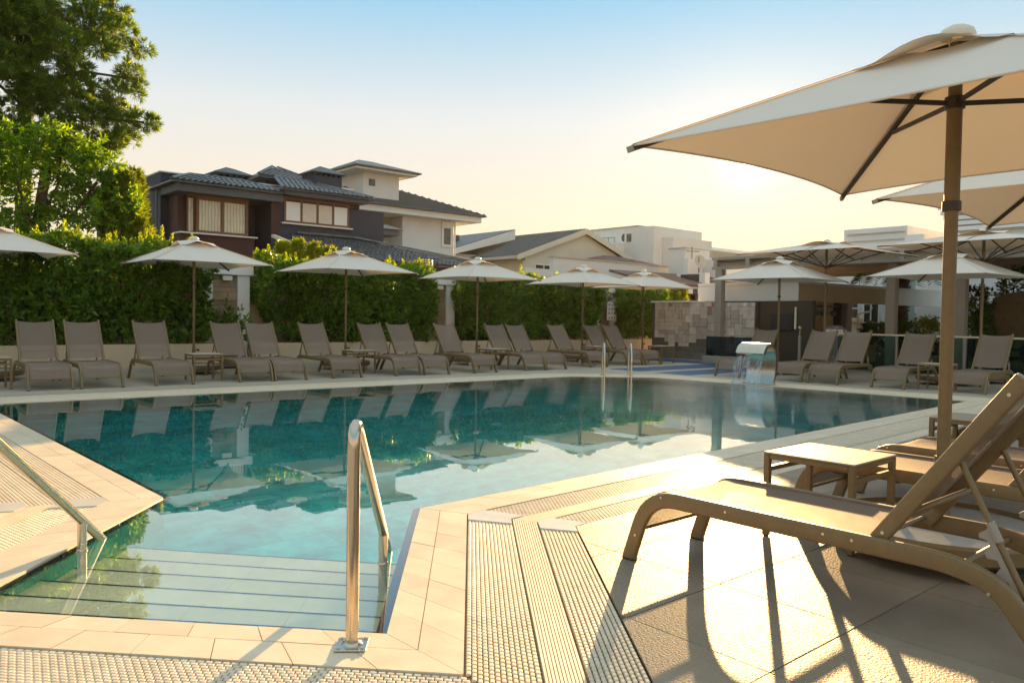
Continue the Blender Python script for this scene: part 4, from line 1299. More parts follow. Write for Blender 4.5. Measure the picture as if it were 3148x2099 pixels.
# a few loose sprigs that hang over the first pillar
t = empty('shrub', (6.75, 17.3, 0.5), 0, 'small loose leafy shrub before the first stone pillar', 'shrub')
C = rng.normal(size=(90, 3)) * np.array([0.17, 0.12, 0.22]) + np.array([0, 0, 0.42])
foliage('foliage', [sprigs(C, unit(rng.normal(size=(90, 3)) + np.array([0, -.4, .5])), 8, 0.12, 0.11, 0.042)], M['hedge'], t)
MB().tube([(0, 0.1, -0.05), (0.03, 0.05, 0.3), (0, 0, 0.6)], 0.012, 6).build('stem', M['bark'], t)

# ------------------------------------------------------------------ garden wall, planter, pillars
pl = empty('planter', (0, 0, 0), 0, 'long low beige rendered planter under the hedges', 'planter')
for (a, b) in ((-1.8, 6.38), (7.32, 12.22), (13.0, 22.1)):
    MB().bbox(a, b, 17.0, 17.12, 0.0, 0.545, 0.008).build('front_wall', M['cream'], pl)
    MB().box(a, b, 17.125, 18.0, 0.0, 0.46).build('soil', M['soil'], pl)
    for e in (a, b):
        MB().bbox(e - 0.06, e + 0.06, 17.125, 18.0, 0.0, 0.542, 0.008).build('end_wall', M['cream'], pl)
    MB().box(a, b, 16.985, 16.998, 0.0, 0.07).build('skirting', M['base_plate'], pl)
gw = empty('garden_wall', (0, 0, 0), 0, 'cream garden wall with white coping behind the hedges', 'wall')
MB().box(-1.8, 22.1, 18.02, 18.2, 0, 2.05).build('wall_body', M['cream'], gw)
MB().bbox(-1.8, 22.1, 17.96, 18.26, 2.053, 2.12, 0.01).build('wall_coping', M['white'], gw)


def pillar(x0, label):
    t = empty('stone_pillar', (x0, 17.62, 0), 0, label, 'pillar', 'pillars of the garden wall')
    MB().box(-0.19, -0.01, 0.0, 0.36, 0, 2.06).build('white_pier', M['white'], t)
    MB().box(0.55, 0.83, 0.0, 0.36, 0, 2.06).build('white_pier', M['white'], t)
    MB().box(-0.01, 0.55, 0.10, 0.34, 0, 2.06).build('core', M['grout'], t)
    MB().bbox(-0.24, 0.90, -0.06, 0.40, 2.063, 2.27, 0.008).build('white_beam', M['white'], t)
    z = 0.0; k = 0
    while z < 2.04:
        h = min(random.choice((0.11, 0.14, 0.18)), 2.055 - z)
        c = random.uniform(0.15, 0.4)
        for (a, b) in ((-0.008, c - 0.003), (c + 0.003, 0.548)) if k % 2 else ((-0.008, 0.548),):
            MB().bbox(a, b, 0.06 + random.uniform(-0.012, 0.012), 0.099, z + 0.003, z + h - 0.003, 0.004).build('stone_course', M['pillar_stone'], t)
        z += h; k += 1
    MB().bbox(0.20, 0.42, -0.04, 0.055, 1.93, 2.04, 0.01).build('wall_lamp', M['plastic_white'], t)


M['pillar_stone'] = make_mat('travertine_course', (0.36, 0.26, 0.165), 0.75, col2=(0.27, 0.185, 0.11), vscale=5, bump=0.5, bscale=30, objrand=0.15)
pillar(6.49, 'pillar clad in tan stone courses, left one, by the leftmost whole parasol')
pillar(12.35, 'pillar clad in tan stone courses, second from the left, under the lantern')
pillar(19.1, 'pillar at the gap between the two far hedges')

ln = empty('garden_lantern', (12.5, 18.05, 2.12), 0, 'boxy peach lantern with dark cage above the second pillar', 'lantern')
MB().lathe([(0.17, 0.34), (0.185, 0.36), (0.185, 0.62), (0.17, 0.64)], n=4 * 4).build('diffuser', M['lamp_glass'], ln, 60)
MB().box(-0.04, 0.04, -0.04, 0.04, 0.0, 0.34).build('stand', M['black'], ln)
cg = MB()
for k in range(6):
    z = 0.335 + k * 0.062
    cg.box(-0.225, 0.225, -0.225, -0.213, z, z + 0.012); cg.box(-0.225, 0.225, 0.213, 0.225, z, z + 0.012)
    cg.box(-0.225, -0.213, -0.213, 0.213, z, z + 0.012); cg.box(0.213, 0.225, -0.213, 0.213, z, z + 0.012)
for sx in (-0.219, 0, 0.219):
    cg.box(sx - 0.008, sx + 0.008, -0.236, -0.226, 0.33, 0.66)
cg.build('cage', M['black'], ln)

sg = empty('notice_board', (19.28, 17.45, 1.15), 0, 'small pale notice board with rows of dark pictograms between the far hedges', 'sign')
MB().bbox(0.0, 0.46, 0, 0.02, 0.0, 0.62, 0.004).build('board', M['blind'], sg)
ic = MB()
for r_ in range(4):
    for c_ in range(3):
        x, z = 0.06 + c_ * 0.135, 0.07 + r_ * 0.14
        ic.box(x, x + 0.07, -0.004, -0.001, z, z + 0.035 + 0.02 * ((r_ + c_) % 2)); ic.box(x + 0.01, x + 0.06, -0.004, -0.001, z + 0.062, z + 0.07)
ic.build('pictograms', M['grey_plastic'], sg)
s2 = empty('round_sign', (18.98, 17.45, 1.78), 0, 'pale sign with a dark blue oval above the notice board', 'sign')
MB().bbox(0, 0.30, 0, 0.015, 0, 0.2, 0.004).build('plate', M['white'], s2)
ov = MB(); n = 20
pts = [(0.15 + 0.085 * math.cos(2 * math.pi * k / n), 0.10 + 0.05 * math.sin(2 * math.pi * k / n)) for k in range(n)]
ov.add([(p[0], -0.003, p[1]) for p in pts], [tuple(range(n))]); ov.build('blue_oval', M['blue_tile'], s2)

# ------------------------------------------------------------------ trees beyond the wall
def limb_tree(t, trunk, limbs, mat):
    MB().tube(trunk[0], trunk[1], 10).build('trunk', mat, t, 60)
    b = MB()
    for pts, r in limbs: b.tube(pts, r, 6)
    o = b.build('limbs', mat, t, 60)


def lumps(centers, radii, n_each, squash=0.8):
    out, nrm = [], []
    for c, r in zip(centers, radii):
        k = int(n_each * r * r)
        d = unit(rng.normal(size=(k, 3))); rr = r * (0.55 + 0.45 * rng.random(k) ** 0.6)
        p = np.array(c) + d * rr[:, None] * np.array([1, 1, squash])
        out.append(p); nrm.append(d)
    return np.concatenate(out), np.concatenate(nrm)


# pine: clumped needle tufts
pine = empty('pine_tree', (4.0, 25.4, 0), 0, 'tall dark pine with clumped needles in the upper left corner', 'tree')
cs, rs = [], []
spec = [(0.2, 0, 9.6, 1.5), (1.5, -.3, 9.7, 1.0), (2.3, .1, 9.3, 0.7), (-1.2, 0, 9.9, 1.4), (1.9, -.4, 8.6, 0.65), (2.9, -.1, 8.2, 0.52), (3.15, 0, 7.85, 0.38), (0.6, -.5, 8.4, 1.1), (-1.0, -.6, 8.3, 1.3), (1.6, -.3, 7.7, 0.75),
        (2.6, -.2, 6.95, 0.5), (3.2, -.2, 6.75, 0.45), (3.45, -.2, 6.95, 0.3), (1.2, -.5, 7.2, 0.8), (0.1, -.7, 7.2, 1.0), (-1.3, -.8, 7.0, 1.2), (1.9, -.2, 6.7, 0.6), (0.9, -.7, 6.4, 0.7), (-0.3, -1.0, 6.1, 0.9), (-1.6, -1.0, 5.9, 1.0),
        (2.2, -.3, 6.1, .6), (1.5, -.5, 5.8, .75), (0.6, -.8, 5.6, .9), (-.6, -1.0, 5.3, 1.0), (2.75, -.2, 6.4, .42), (2.0, -.2, 7.1, .55), (2.5, -.2, 7.7, .45), (2.6, .3, 9.9, 0.5), (1.6, .3, 10.6, .8), (0.3, -.6, 9.0, 1.1), (-0.2, -.7, 8.0, 1.0), (-0.6, -.8, 9.2, 1.1), (-0.6, -.9, 10.2, 1.2), (0.3, -.8, 10.0, 1.0), (-0.7, -1.0, 7.4, 1.0), (0.3, -.9, 6.7, .8), (0.3, .2, 11.0, 1.2), (-1.4, .2, 11.2, 1.4), (3.0, -.2, 8.9, 0.4), (2.4, -.3, 7.3, .4)]
for x, y, z, r in spec:
    for k in range(3):
        cs.append((x + random.uniform(-.4, .4) * r, y + random.uniform(-.5, .5) * r, z + random.uniform(-.4, .4) * r)); rs.append(r * random.uniform(0.5, 0.66))
C, Nn = lumps(cs, rs, 180, 0.7)
n = len(C); per = 18
Dd = unit(np.repeat(Nn, per, 0) * 0.9 + rng.normal(size=(n * per, 3)) * 0.6 + np.array([0, 0, 0.35]))
foliage('needles', [leaf_arrays(np.repeat(C, per, 0), Dd, np.full(n * per, 0.23), np.full(n * per, 0.024), 0.1)], M['pine'], pine)
limb_tree(pine, ([(0, 0.4, 0), (0.15, 0.3, 4.0), (0.2, 0.1, 7.0), (0.1, 0, 10.5)], 0.20),
          [([(0.2, 0.1, 6.3), (1.2, -.1, 6.7), (3.2, -.2, 6.85)], 0.035), ([(0.2, 0.1, 7.4), (1.5, -.2, 8.0), (3.0, -.1, 8.1)], 0.035), ([(0.15, 0.1, 8.3), (1.4, 0, 9.2), (2.5, .1, 9.5)], 0.035),
           ([(0.15, 0.1, 6.8), (-1, -.4, 7.6)], 0.04), ([(0.15, 0.1, 8.0), (-1, -.3, 9.4)], 0.04), ([(0.1, 0, 9.2), (1.4, .2, 10.4)], 0.03), ([(1.2, -.1, 6.7), (1.9, -.2, 6.4)], 0.02)], M['bark'])

# broadleaf tree
bt = empty('broadleaf_tree', (3.8, 21.7, 0), 0, 'bright green broadleaf tree below the pine at the left', 'tree')
cs = [(-0.9, -.2, 5.0, .7), (0.1, -.2, 5.3, .6), (0.8, -.2, 5.1, .55), (1.3, -.2, 4.7, .6), (1.7, -.1, 3.9, .6), (1.8, 0, 3.3, .6), (0.3, 0, 4.9, .75), (0.9, .1, 4.5, .75), (1.5, .1, 4.2, .6), (-0.5, 0, 4.6, .8), (-1.2, 0, 4.2, .9), (0.2, -.2, 4.0, .95), (1.2, -.1, 3.6, .75), (-0.8, -.3, 3.4, 1.0), (0.4, -.4, 3.1, .8), (1.55, 0, 4.75, .35), (0.5, 0, 5.35, .38), (-0.45, 0, 5.2, .4), (-1.9, 0, 3.6, .9), (-1.9, .1, 4.4, .7), (1.0, .1, 5.0, .4)]
cc, rr = [], []
for x, y, z, r in cs:
    for k in range(3):
        cc.append((x + random.uniform(-.45, .45) * r, y + random.uniform(-.5, .5) * r, z + random.uniform(-.4, .4) * r)); rr.append(r * random.uniform(.5, .75))
C, Nn = lumps(cc, rr, 185, 0.9)
Dr = unit(Nn * 0.8 + np.array([0, 0, -0.25]) + rng.normal(size=Nn.shape) * 0.35)
foliage('foliage', [sprigs(C, Dr, 7, 0.17, 0.15, 0.05, 0.8)], M['broad'], bt)
limb_tree(bt, ([(0, 0.2, 0), (0.05, 0.15, 1.8), (0.0, 0.1, 3.2), (0.2, 0, 4.6)], 0.12),
          [([(0.0, .1, 2.6), (0.8, 0, 3.6), (1.3, 0, 4.4)], 0.04), ([(0.0, .1, 2.4), (-.8, 0, 3.4), (-1.4, 0, 4.2)], 0.04), ([(0.1, .1, 3.4), (.4, -.2, 4.2), (.5, 0, 5.1)], 0.03), ([(0, .1, 3.0), (-.4, -.2, 4.0), (-.5, 0, 4.9)], 0.03)], M['bark'])


def thuja(name, x, y, h, r, label, mat, n_=900, base=0.0, per=8, L=0.15, group=None):
    t = empty(name, (x, y, base), 0, label, 'tree', group)
    zz = rng.random(n_) ** 0.8; ang = rng.random(n_) * 2 * math.pi
    prof = r * (1 - zz) ** 0.75 * (0.75 + 0.25 * np.sin(zz * 23 + ang * 3)) + 0.03
    q_ = 0.55 + 0.45 * rng.random(n_)
    C = np.stack([np.cos(ang) * prof * q_, np.sin(ang) * prof * q_, 0.15 + zz * (h - 0.15)], 1)
    Dr = unit(np.stack([np.cos(ang) * 0.75, np.sin(ang) * 0.75, 0.75 + 0.6 * rng.random(n_)], 1) + rng.normal(size=(n_, 3)) * 0.15)
    foliage('foliage', [sprigs(C, Dr, per, L * 1.3, L, 0.030, 0.45)], mat, t)
    MB().tube([(0, 0, 0), (0.02, 0, h * 0.5), (0, 0, h * 0.93)], 0.05, 6).build('trunk', M['bark'], t)


thuja('cypress_tree', 5.75, 21.9, 4.55, 1.15, 'olive green cypress right of the broadleaf tree', M['thuja'], 3000, L=0.19)
thuja('cypress_tree', 6.3, 22.9, 4.85, 0.75, 'narrow green cypress beside the dark house wall', M['thuja'], 1500, L=0.16)
gx = [(8.55, 19.5, 2.62, .35), (8.95, 19.45, 2.95, .38), (9.4, 19.5, 3.05, .4), (9.85, 19.5, 2.98, .4), (10.3, 19.5, 2.9, .38), (10.75, 19.5, 2.72, .35)]
for k, (x, y, h, r) in enumerate(gx):
    thuja('golden_thuja', x, y, h, r, 'golden thuja behind the middle hedge, %s from the left' % ORD[k], M['thuja_gold'], 700, L=0.12, group='golden thujas behind the middle hedge')
gx = [(23.2, 18.7, 2.3), (23.8, 18.6, 2.15), (24.4, 18.7, 2.3), (25.0, 18.8, 2.4)]
for k, (x, y, h) in enumerate(gx):
    thuja('golden_thuja', x, y, h, 0.42, 'golden thuja behind the stone cladding wall, %s from the left' % ORD[k], M['thuja_gold'], 500, L=0.13, group='golden thujas behind the stone wall')

# ------------------------------------------------------------------ houses behind the hedge
def tile_mesh(wd=0.30, ln=0.40):
    prof = [(-0.5, 0.0), (-0.36, 0.035), (-0.18, 0.052), (0.0, 0.040), (0.14, 0.010), (0.32, 0.0), (0.5, 0.004)]
    m = MB(); n = len(prof)
    up = [(p[0] * wd, -ln / 2, p[1] + 0.030) for p in prof] + [(p[0] * wd, ln / 2, p[1] + 0.008) for p in prof]
    lo = [(p[0] * wd, -ln / 2, p[1] + 0.004) for p in prof]
    m.add(up + lo, [(i, i + 1, n + i + 1, n + i) for i in range(n - 1)] + [(2 * n + i, 2 * n + i + 1, i + 1, i) for i in range(n - 1)])
    return m


TILE = tile_mesh(0.21, 0.30)
TILE_ME = TILE.mesh('roof_tile', M['roof_tile'])


def tile_face(parent, eL, eR, rL, rR, single=True, wd=0.21, row=0.25):
    """tiles on the roof plane eave-left, eave-right, ridge-left, ridge-right"""
    eL, eR, rL, rR = map(Vector, (eL, eR, rL, rR))
    ax = (eR - eL).normalized(); mid = (rL + rR) / 2 - (eL + eR) / 2
    upv = (mid - ax * mid.dot(ax)); Ls = upv.length; upv.normalize(); nr = ax.cross(upv)
    rows = int(Ls / row); B = MB()
    for r_ in range(rows + 1):
        s = (r_ + 0.5) * row
        if s > Ls: break
        f = s / Ls
        a = eL + (rL - eL) * f; b = eR + (rR - eR) * f
        La = (b - a).length; k = int(La / wd)
        for c in range(k):
            p = a + ax * ((c + 0.5) * La / k) + nr * 0.012
            Mx = Matrix(((ax.x, upv.x, nr.x, p.x), (ax.y, upv.y, nr.y, p.y), (ax.z, upv.z, nr.z, p.z), (0, 0, 0, 1)))
            if single:
                o = link_mesh('roof_tile', TILE_ME, parent=parent); o.matrix_local = Mx
            else:
                B.add([Mx @ Vector(v) for v in TILE.v], TILE.f)
    if not single and B.v:
        o = B.build('roof_tiles', M['roof_tile'], parent); o['kind'] = 'stuff'


def ridge_caps(parent, a, b, r=0.085, step=0.36):
    a, b = Vector(a), Vector(b); L = (b - a).length; n = max(1, int(L / step)); d = (b - a) / n
    for k in range(n):
        p0, p1 = a + d * k, a + d * (k + 1.08)
        MB().sweep([p0, p1], [(r * math.cos(R(x)) * 1.0, r * math.sin(R(x))) for x in range(0, 181, 30)]).build('ridge_cap', M['roof_tile'], parent, 60)


def hip_roof(t, x0, x1, y0, y1, ze, zr, inset, mat, overhang=0.0, th=0.12, name='roof', ridge_y=None):
    """solid hip roof; ridge along x"""
    ry = (y0 + y1) / 2 if ridge_y is None else ridge_y
    v = [(x0, y0, ze), (x1, y0, ze), (x1, y1, ze), (x0, y1, ze), (x0 + inset, ry, zr), (x1 - inset, ry, zr)]
    v += [(p[0], p[1], ze - th) for p in v[:4]]
    f = [(0, 1, 5, 4), (1, 2, 5), (2, 3, 4, 5), (3, 0, 4), (6, 7, 1, 0), (7, 8, 2, 1), (8, 9, 3, 2), (9, 6, 0, 3), (9, 8, 7, 6)]
    m = MB(); m.add(v, f)
    return m.build(name, mat, t)


def window(t, x0, x1, z0, z1, y, cols, frame_mat, panes, fw=0.09, depth=0.08, sill=None):
    """window in a wall facing -y: frame bars and one pane per light"""
    wn = empty('window', ((x0 + x1) / 2, y, z0)); wn.parent = t
    cx = (x0 + x1) / 2; fr = MB(); w2 = (x1 - x0) / 2; h = z1 - z0
    fr.box(-w2, w2, -depth, 0.03, 0, fw); fr.box(-w2, w2, -depth, 0.03, h - fw, h)
    n = cols
    for k in range(n + 1):
        xx = -w2 + k * (2 * w2 - fw) / n
        fr.box(xx, xx + fw, -depth + 0.004, 0.028, fw, h - fw)
    fr.build('window_frame', frame_mat, wn)
    for k in range(n):
        xa = -w2 + k * (2 * w2 - fw) / n + fw; xb = -w2 + (k + 1) * (2 * w2 - fw) / n
        MB().box(xa, xb, -0.02, 0.0, fw, h - fw).build('pane', M[panes[k % len(panes)]], wn)
    if sill:
        MB().bbox(-w2 - 0.12, w2 + 0.12, -depth - 0.10, 0.02, -0.06, -0.004, 0.006).build('sill', M[sill], wn)
    return wn


dh = empty('dark_house', (0, 0, 0), 0, 'charcoal house with brown windows and slate tiled roofs behind the hedge', 'house')
MB().box(9.62, 14.3, 31.6, 41.0, 0, 6.50).build('main_wall', M['anthracite'], dh)
MB().bbox(9.56, 14.42, 31.52, 41.1, 6.503, 6.56, 0.01).build('parapet_cap', M['white'], dh)
MB().box(13.98, 14.38, 31.42, 31.52, 6.05, 6.50).build('parapet_brown_end', M['brown_wall'], dh)
MB().cyl(9.45, 31.5, 0, 5.8, 0.05, 8).build('downpipe', M['fascia'], dh, 60)
# bay with its overhanging roof
MB().box(9.92, 12.74, 30.25, 31.6, 0, 4.13).build('bay_wall', M['brown_wall'], dh)
MB().box(9.92, 10.50, 30.6, 31.6, 4.13, 5.6).build('bay_wall', M['brown_wall'], dh)
MB().box(10.50, 12.74, 31.0, 31.6, 4.13, 5.6).build('bay_wall', M['brown_wall'], dh)
MB().bbox(9.85, 12.84, 30.12, 31.0, 4.133, 4.19, 0.01).build('bay_sill', M['white'], dh)
window(dh, 10.52, 12.52, 4.20, 5.55, 30.4, 2, M['wood'], ['curtain'], 0.10, 0.1)
MB().box(10.28, 10.5, 30.5, 30.58, 4.25, 5.5).build('side_pane', M['curtain'], dh)
for xx in (10.22, 10.46):
    MB().box(xx, xx + 0.05, 30.44, 30.52, 4.2, 5.55).build('window_post', M['wood'], dh)
MB().box(10.22, 12.56, 30.30, 31.0, 5.552, 5.62).build('head_board', M['wood'], dh)
# fascia slab below the eave
MB().box(9.62, 13.72, 29.72, 31.58, 5.62, 5.90).build('eave_fascia', M['fascia'], dh)
rf = hip_roof(dh, 9.38, 13.92, 29.55, 32.6, 5.97, 6.50, 1.25, M['roof_grey'], th=0.065, ridge_y=31.45)
tile_face(rf, (9.38, 29.55, 5.97), (13.92, 29.55, 5.97), (10.63, 31.45, 6.50), (12.67, 31.45, 6.50), row=0.25)
ridge_caps(rf, (9.40, 29.58, 6.0), (10.65, 31.45, 6.53)); ridge_caps(rf, (13.90, 29.58, 6.0), (12.65, 31.45, 6.53)); ridge_caps(rf, (10.63, 31.45, 6.53), (12.67, 31.45, 6.53))
# block B
MB().box(13.33, 18.50, 30.0, 31.58, 0, 5.70).build('block_wall', M['anthracite'], dh)
MB().box(13.30, 13.62, 29.93, 29.998, 4.3, 5.7).build('brown_strip', M['brown_wall'], dh)
MB().box(13.38, 17.25, 29.95, 31.58, 5.705, 5.90).build('block_upper_wall', M['brown_wall'], dh)
wb = window(dh, 13.84, 16.78, 4.86, 5.88, 29.99, 4, M['wood'], ['blind', 'blind_beige', 'blind_beige', 'blind'], 0.09, 0.05, 'white')
MB().box(13.62, 17.42, 29.45, 31.55, 5.905, 6.06).build('eave_fascia', M['fascia'], dh)
rb = hip_roof(dh, 13.45, 17.62, 29.30, 33.6, 6.12, 6.92, 1.9, M['roof_grey'], th=0.055, ridge_y=31.9)
tile_face(rb, (13.45, 29.30, 6.12), (17.62, 29.30, 6.12), (14.3, 31.9, 6.92), (15.72, 31.9, 6.92), row=0.25)
ridge_caps(rb, (17.6, 29.33, 6.15), (15.7, 31.9, 6.95)); ridge_caps(rb, (14.3, 31.9, 6.95), (15.72, 31.9, 6.95))
# lower front roof
low = MB(); low.slab([(13.3, 28.3, 3.45), (24.2, 28.3, 3.45), (23.2, 29.9, 3.98), (17.0, 29.95, 4.42), (14.2, 29.95, 4.42)][::1], 0.08)
lr = low.build('lower_roof', M['roof_grey'], dh)
tile_face(lr, (14.6, 28.3, 3.45), (22.6, 28.3, 3.45), (14.6, 29.9, 4.33), (17.6, 29.9, 4.33), single=False, row=0.25)
ridge_caps(lr, (23.3, 28.6, 3.62), (17.0, 29.9, 4.46)); ridge_caps(lr, (17.0, 29.93, 4.46), (14.4, 29.93, 4.46))
MB().slab([(13.17, 29.6, 4.30), (14.30, 28.25, 3.62), (14.45, 28.25, 3.62), (13.33, 29.6, 4.30)], 0.12).build('white_verge', M['white'], dh)
MB().box(14.5, 23.6, 28.8, 29.9, 0, 3.40).build('lower_wall', M['anthracite'], dh)
# small roofed balcony end
MB().box(18.52, 19.35, 30.1, 31.5, 4.75, 5.0).build('canopy_fascia', M['fascia'], dh)
cr2 = hip_roof(dh, 18.51, 19.5, 30.0, 31.6, 5.03, 5.28, 0.3, M['roof_tile'], th=0.03, name='canopy_roof')
# chimneys and turret
def chimney(x0, x1, y0, y1, z0, z1, zt, label):
    c = empty('chimney', ((x0 + x1) / 2, y0, z0)); c.parent = dh
    cx = (x0 + x1) / 2; a, b = x0 - cx, x1 - cx; d = y1 - y0
    MB().box(a, b, 0, d, 0, z1 - z0 - 0.16).build('stack', M['anthracite'], c)
    n = 5
    for k in range(n + 1):
        xx = a + k * (b - a - 0.09) / n
        MB().box(xx, xx + 0.09, 0.0, d, z1 - z0 - 0.16, z1 - z0).build('vent_pier', M['anthracite'], c)
    MB().box(a + 0.1, b - 0.1, 0.12, d - 0.12, z1 - z0 - 0.16, z1 - z0).build('flue', M['black'], c)
    o = 0.14; h0 = z1 - z0; h1 = zt - z0
    v = [(a - o, -o, h0), (b + o, -o, h0), (b + o, d + o, h0), (a - o, d + o, h0), (a + 0.42 * (b - a), d / 2, h1), (b - 0.3 * (b - a), d / 2, h1 - 0.04)]
    v += [(p[0], p[1], h0 - 0.05) for p in v[:4]]
    m = MB(); m.add(v, [(0, 1, 5, 4), (1, 2, 5), (2, 3, 4, 5), (3, 0, 4), (6, 7, 1, 0), (7, 8, 2, 1), (8, 9, 3, 2), (9, 6, 0, 3), (9, 8, 7, 6)]); m.build('cap', M['roof_grey'], c)


chimney(12.35, 13.75, 33.2, 34.2, 6.2, 7.10, 7.42, 'c')
chimney(15.85, 17.2, 31.4, 32.5, 6.3, 7.35, 7.70, 'c')
MB().box(14.75, 16.35, 33.9, 35.4, 6.3, 7.20).build('turret_wall', M['anthracite'], dh)
tr = hip_roof(dh, 14.25, 16.85, 33.4, 35.9, 7.25, 7.85, 1.15, M['roof_grey'], th=0.10, name='turret_roof')
tile_face(tr, (14.25, 33.4, 7.25), (16.85, 33.4, 7.25), (15.4, 34.65, 7.85), (15.7, 34.65, 7.85), single=False, row=0.25)
ridge_caps(tr, (14.27, 33.42, 7.28), (15.4, 34.65, 7.88)); ridge_caps(tr, (16.83, 33.42, 7.28), (15.7, 34.65, 7.88))

# white house behind
wh = empty('white_house', (0, 0, 0), 0, 'pale grey white house with a square roof tower right of the charcoal house', 'house')
MB().box(24.67, 28.26, 38.0, 46, 0, 6.82).build('main_wall', M['offwhite'], wh)
MB().box(23.0, 24.66, 39.2, 46, 0, 6.82).build('recess_wall', M['beige'], wh)
MB().box(18.0, 23.0, 38.4, 46, 0, 6.82).build('left_wall', M['offwhite'], wh)
MB().box(19.5, 29.75, 37.2, 47, 6.825, 7.16).build('eave_box', M['white'], wh)
wr = hip_roof(wh, 19.3, 30.0, 37.0, 47.5, 7.25, 9.3, 4.9, M['roof_grey'], th=0.085)
rb_ = MB()
for k in range(30):     # course lines of the far roof
    f = (k + 0.5) / 30
    rb_.box(19.3 + 4.9 * f + 0.05, 30.0 - 4.9 * f - 0.05, 37.0 + 5.25 * f - 0.02, 37.0 + 5.25 * f + 0.06, 7.25 + 2.05 * f - 0.01, 7.25 + 2.05 * f + 0.03)
o = rb_.build('tile_courses', M['roof_grey'], wr); o['kind'] = 'stuff'
rc_ = MB()
for k in range(34):
    f = (k + 0.5) / 34
    y = 37.0 + 10.5 * f; g = 1 - abs(2 * f - 1)
    rc_.sweep([(30.0, y, 7.27), (30.0 - 4.9 * g, y, 7.27 + 2.05 * g)], [(-0.05, 0), (0.05, 0), (0, 0.06)])
o = rc_.build('tile_ribs', M['roof_grey'], wr); o['kind'] = 'stuff'
MB().box(22.12, 24.40, 38.0, 41.2, 7.2, 8.98).build('tower_wall', M['offwhite'], wh)
MB().box(21.2, 25.1, 37.2, 42.0, 8.985, 9.10).build('tower_eave', M['white'], wh)
hip_roof(wh, 21.05, 25.3, 37.05, 42.2, 9.18, 9.95, 1.7, M['roof_grey'], th=0.075, name='tower_roof')
window(wh, 22.46, 22.86, 8.28, 8.66, 38.0, 1, M['anthracite'], ['glass_dark'], 0.03, 0.01)
MB().box(27.38, 28.12, 37.93, 37.998, 5.28, 6.78).build('window_surround', M['white'], wh)
window(wh, 27.54, 28.0, 5.45, 6.38, 37.92, 1, M['anthracite'], ['glass_dark'], 0.04, 0.01)
MB().cyl(28.36, 38.0, 0, 6.8, 0.06, 8).build('downpipe', M['white'], wh, 60)
MB().box(20.4, 21.6, 38.1, 38.39, 7.9, 8.0).build('small_ledge', M['white'], wh)

# gabled house further right
gh = empty('gabled_house', (0, 0, 0), 0, 'khaki gabled house with grey roof beyond the far parasols', 'house')
gm = MB(); gx0, gx1, gap = 40.3, 52.0, 46.6
v = [(gx0, 45, 0), (gx1, 45, 0), (gx1, 45, 6.1), (gap, 45, 8.15), (gx0, 45, 6.0), (gx0, 62, 0), (gx1, 62, 0), (gx1, 62, 6.1), (gap, 62, 8.15), (gx0, 62, 6.0)]
gm.add(v, [(0, 1, 2, 3, 4), (9, 8, 7, 6, 5), (0, 4, 9, 5), (1, 6, 7, 2)]); gm.build('gable_wall', M['gable'], gh)
MB().slab([(39.2, 44.6, 5.85), (46.6, 44.6, 8.42), (46.6, 62.5, 8.42), (39.2, 62.5, 5.85)], 0.18).build('roof', M['roof_grey'], gh)
MB().slab([(46.6, 44.6, 8.42), (53.0, 44.6, 6.15), (53.0, 62.5, 6.15), (46.6, 62.5, 8.42)], 0.18).build('roof', M['roof_grey'], gh)
vb = MB()
vb.slab([(39.2, 44.55, 5.50), (39.2, 44.55, 5.9), (46.6, 44.55, 8.46), (46.6, 44.55, 8.02)][::-1], 0.06)
vb.slab([(46.6, 44.55, 8.02), (46.6, 44.55, 8.46), (53.0, 44.55, 6.2), (53.0, 44.55, 5.78)][::-1], 0.06)
vb.build('bargeboard', M['gable'], gh)
MB().box(39.1, 39.3, 44.6, 62.5, 5.62, 5.84).build('gutter', M['beige'], gh)
MB().cyl(40.05, 44.85, 0, 5.5, 0.08, 8).build('downpipe', M['gable'], gh)
rr_ = MB()
for k in range(44):
    y = 44.8 + k * 0.4
    rr_.sweep([(39.2, y, 5.87), (46.6, y, 8.44)], [(-0.06, 0), (0.06, 0), (0, 0.07)])
o = rr_.build('tile_ribs', M['roof_grey'], gh); o['kind'] = 'stuff'
window(gh, 41.3, 43.2, 4.4, 5.35, 44.98, 2, M['white'], ['glass_dark'], 0.08, 0.05)

# house with mono-pitch roof behind it
mh = empty('shed_roof_house', (0, 0, 0), 0, 'house with mono pitched dark roof and white verge, left of the gable', 'house')
MB().box(37.4, 43.0, 50.6, 60, 0, 6.2).build('wall', M['beige'], mh)
MB().slab([(36.6, 50.0, 6.35), (43.6, 50.0, 8.55), (43.6, 61, 8.55), (36.6, 61, 6.35)], 0.2).build('roof', M['roof_grey'], mh)
MB().slab([(36.6, 49.96, 5.9), (36.6, 49.96, 6.3), (43.6, 49.96, 8.5), (43.6, 49.96, 7.7)][::-1], 0.06).build('white_verge', M['white'], mh)
MB().box(38.6, 40.8, 54.0, 56.5, 6.5, 8.1).build('roof_box', M['anthracite'], mh)
MB().box(39.5, 39.95, 53.93, 53.998, 7.3, 7.9).build('roof_hatch', M['white'], mh)
MB().box(36.3, 36.6, 50.0, 61, 6.0, 6.25).build('gutter', M['beige'], mh)

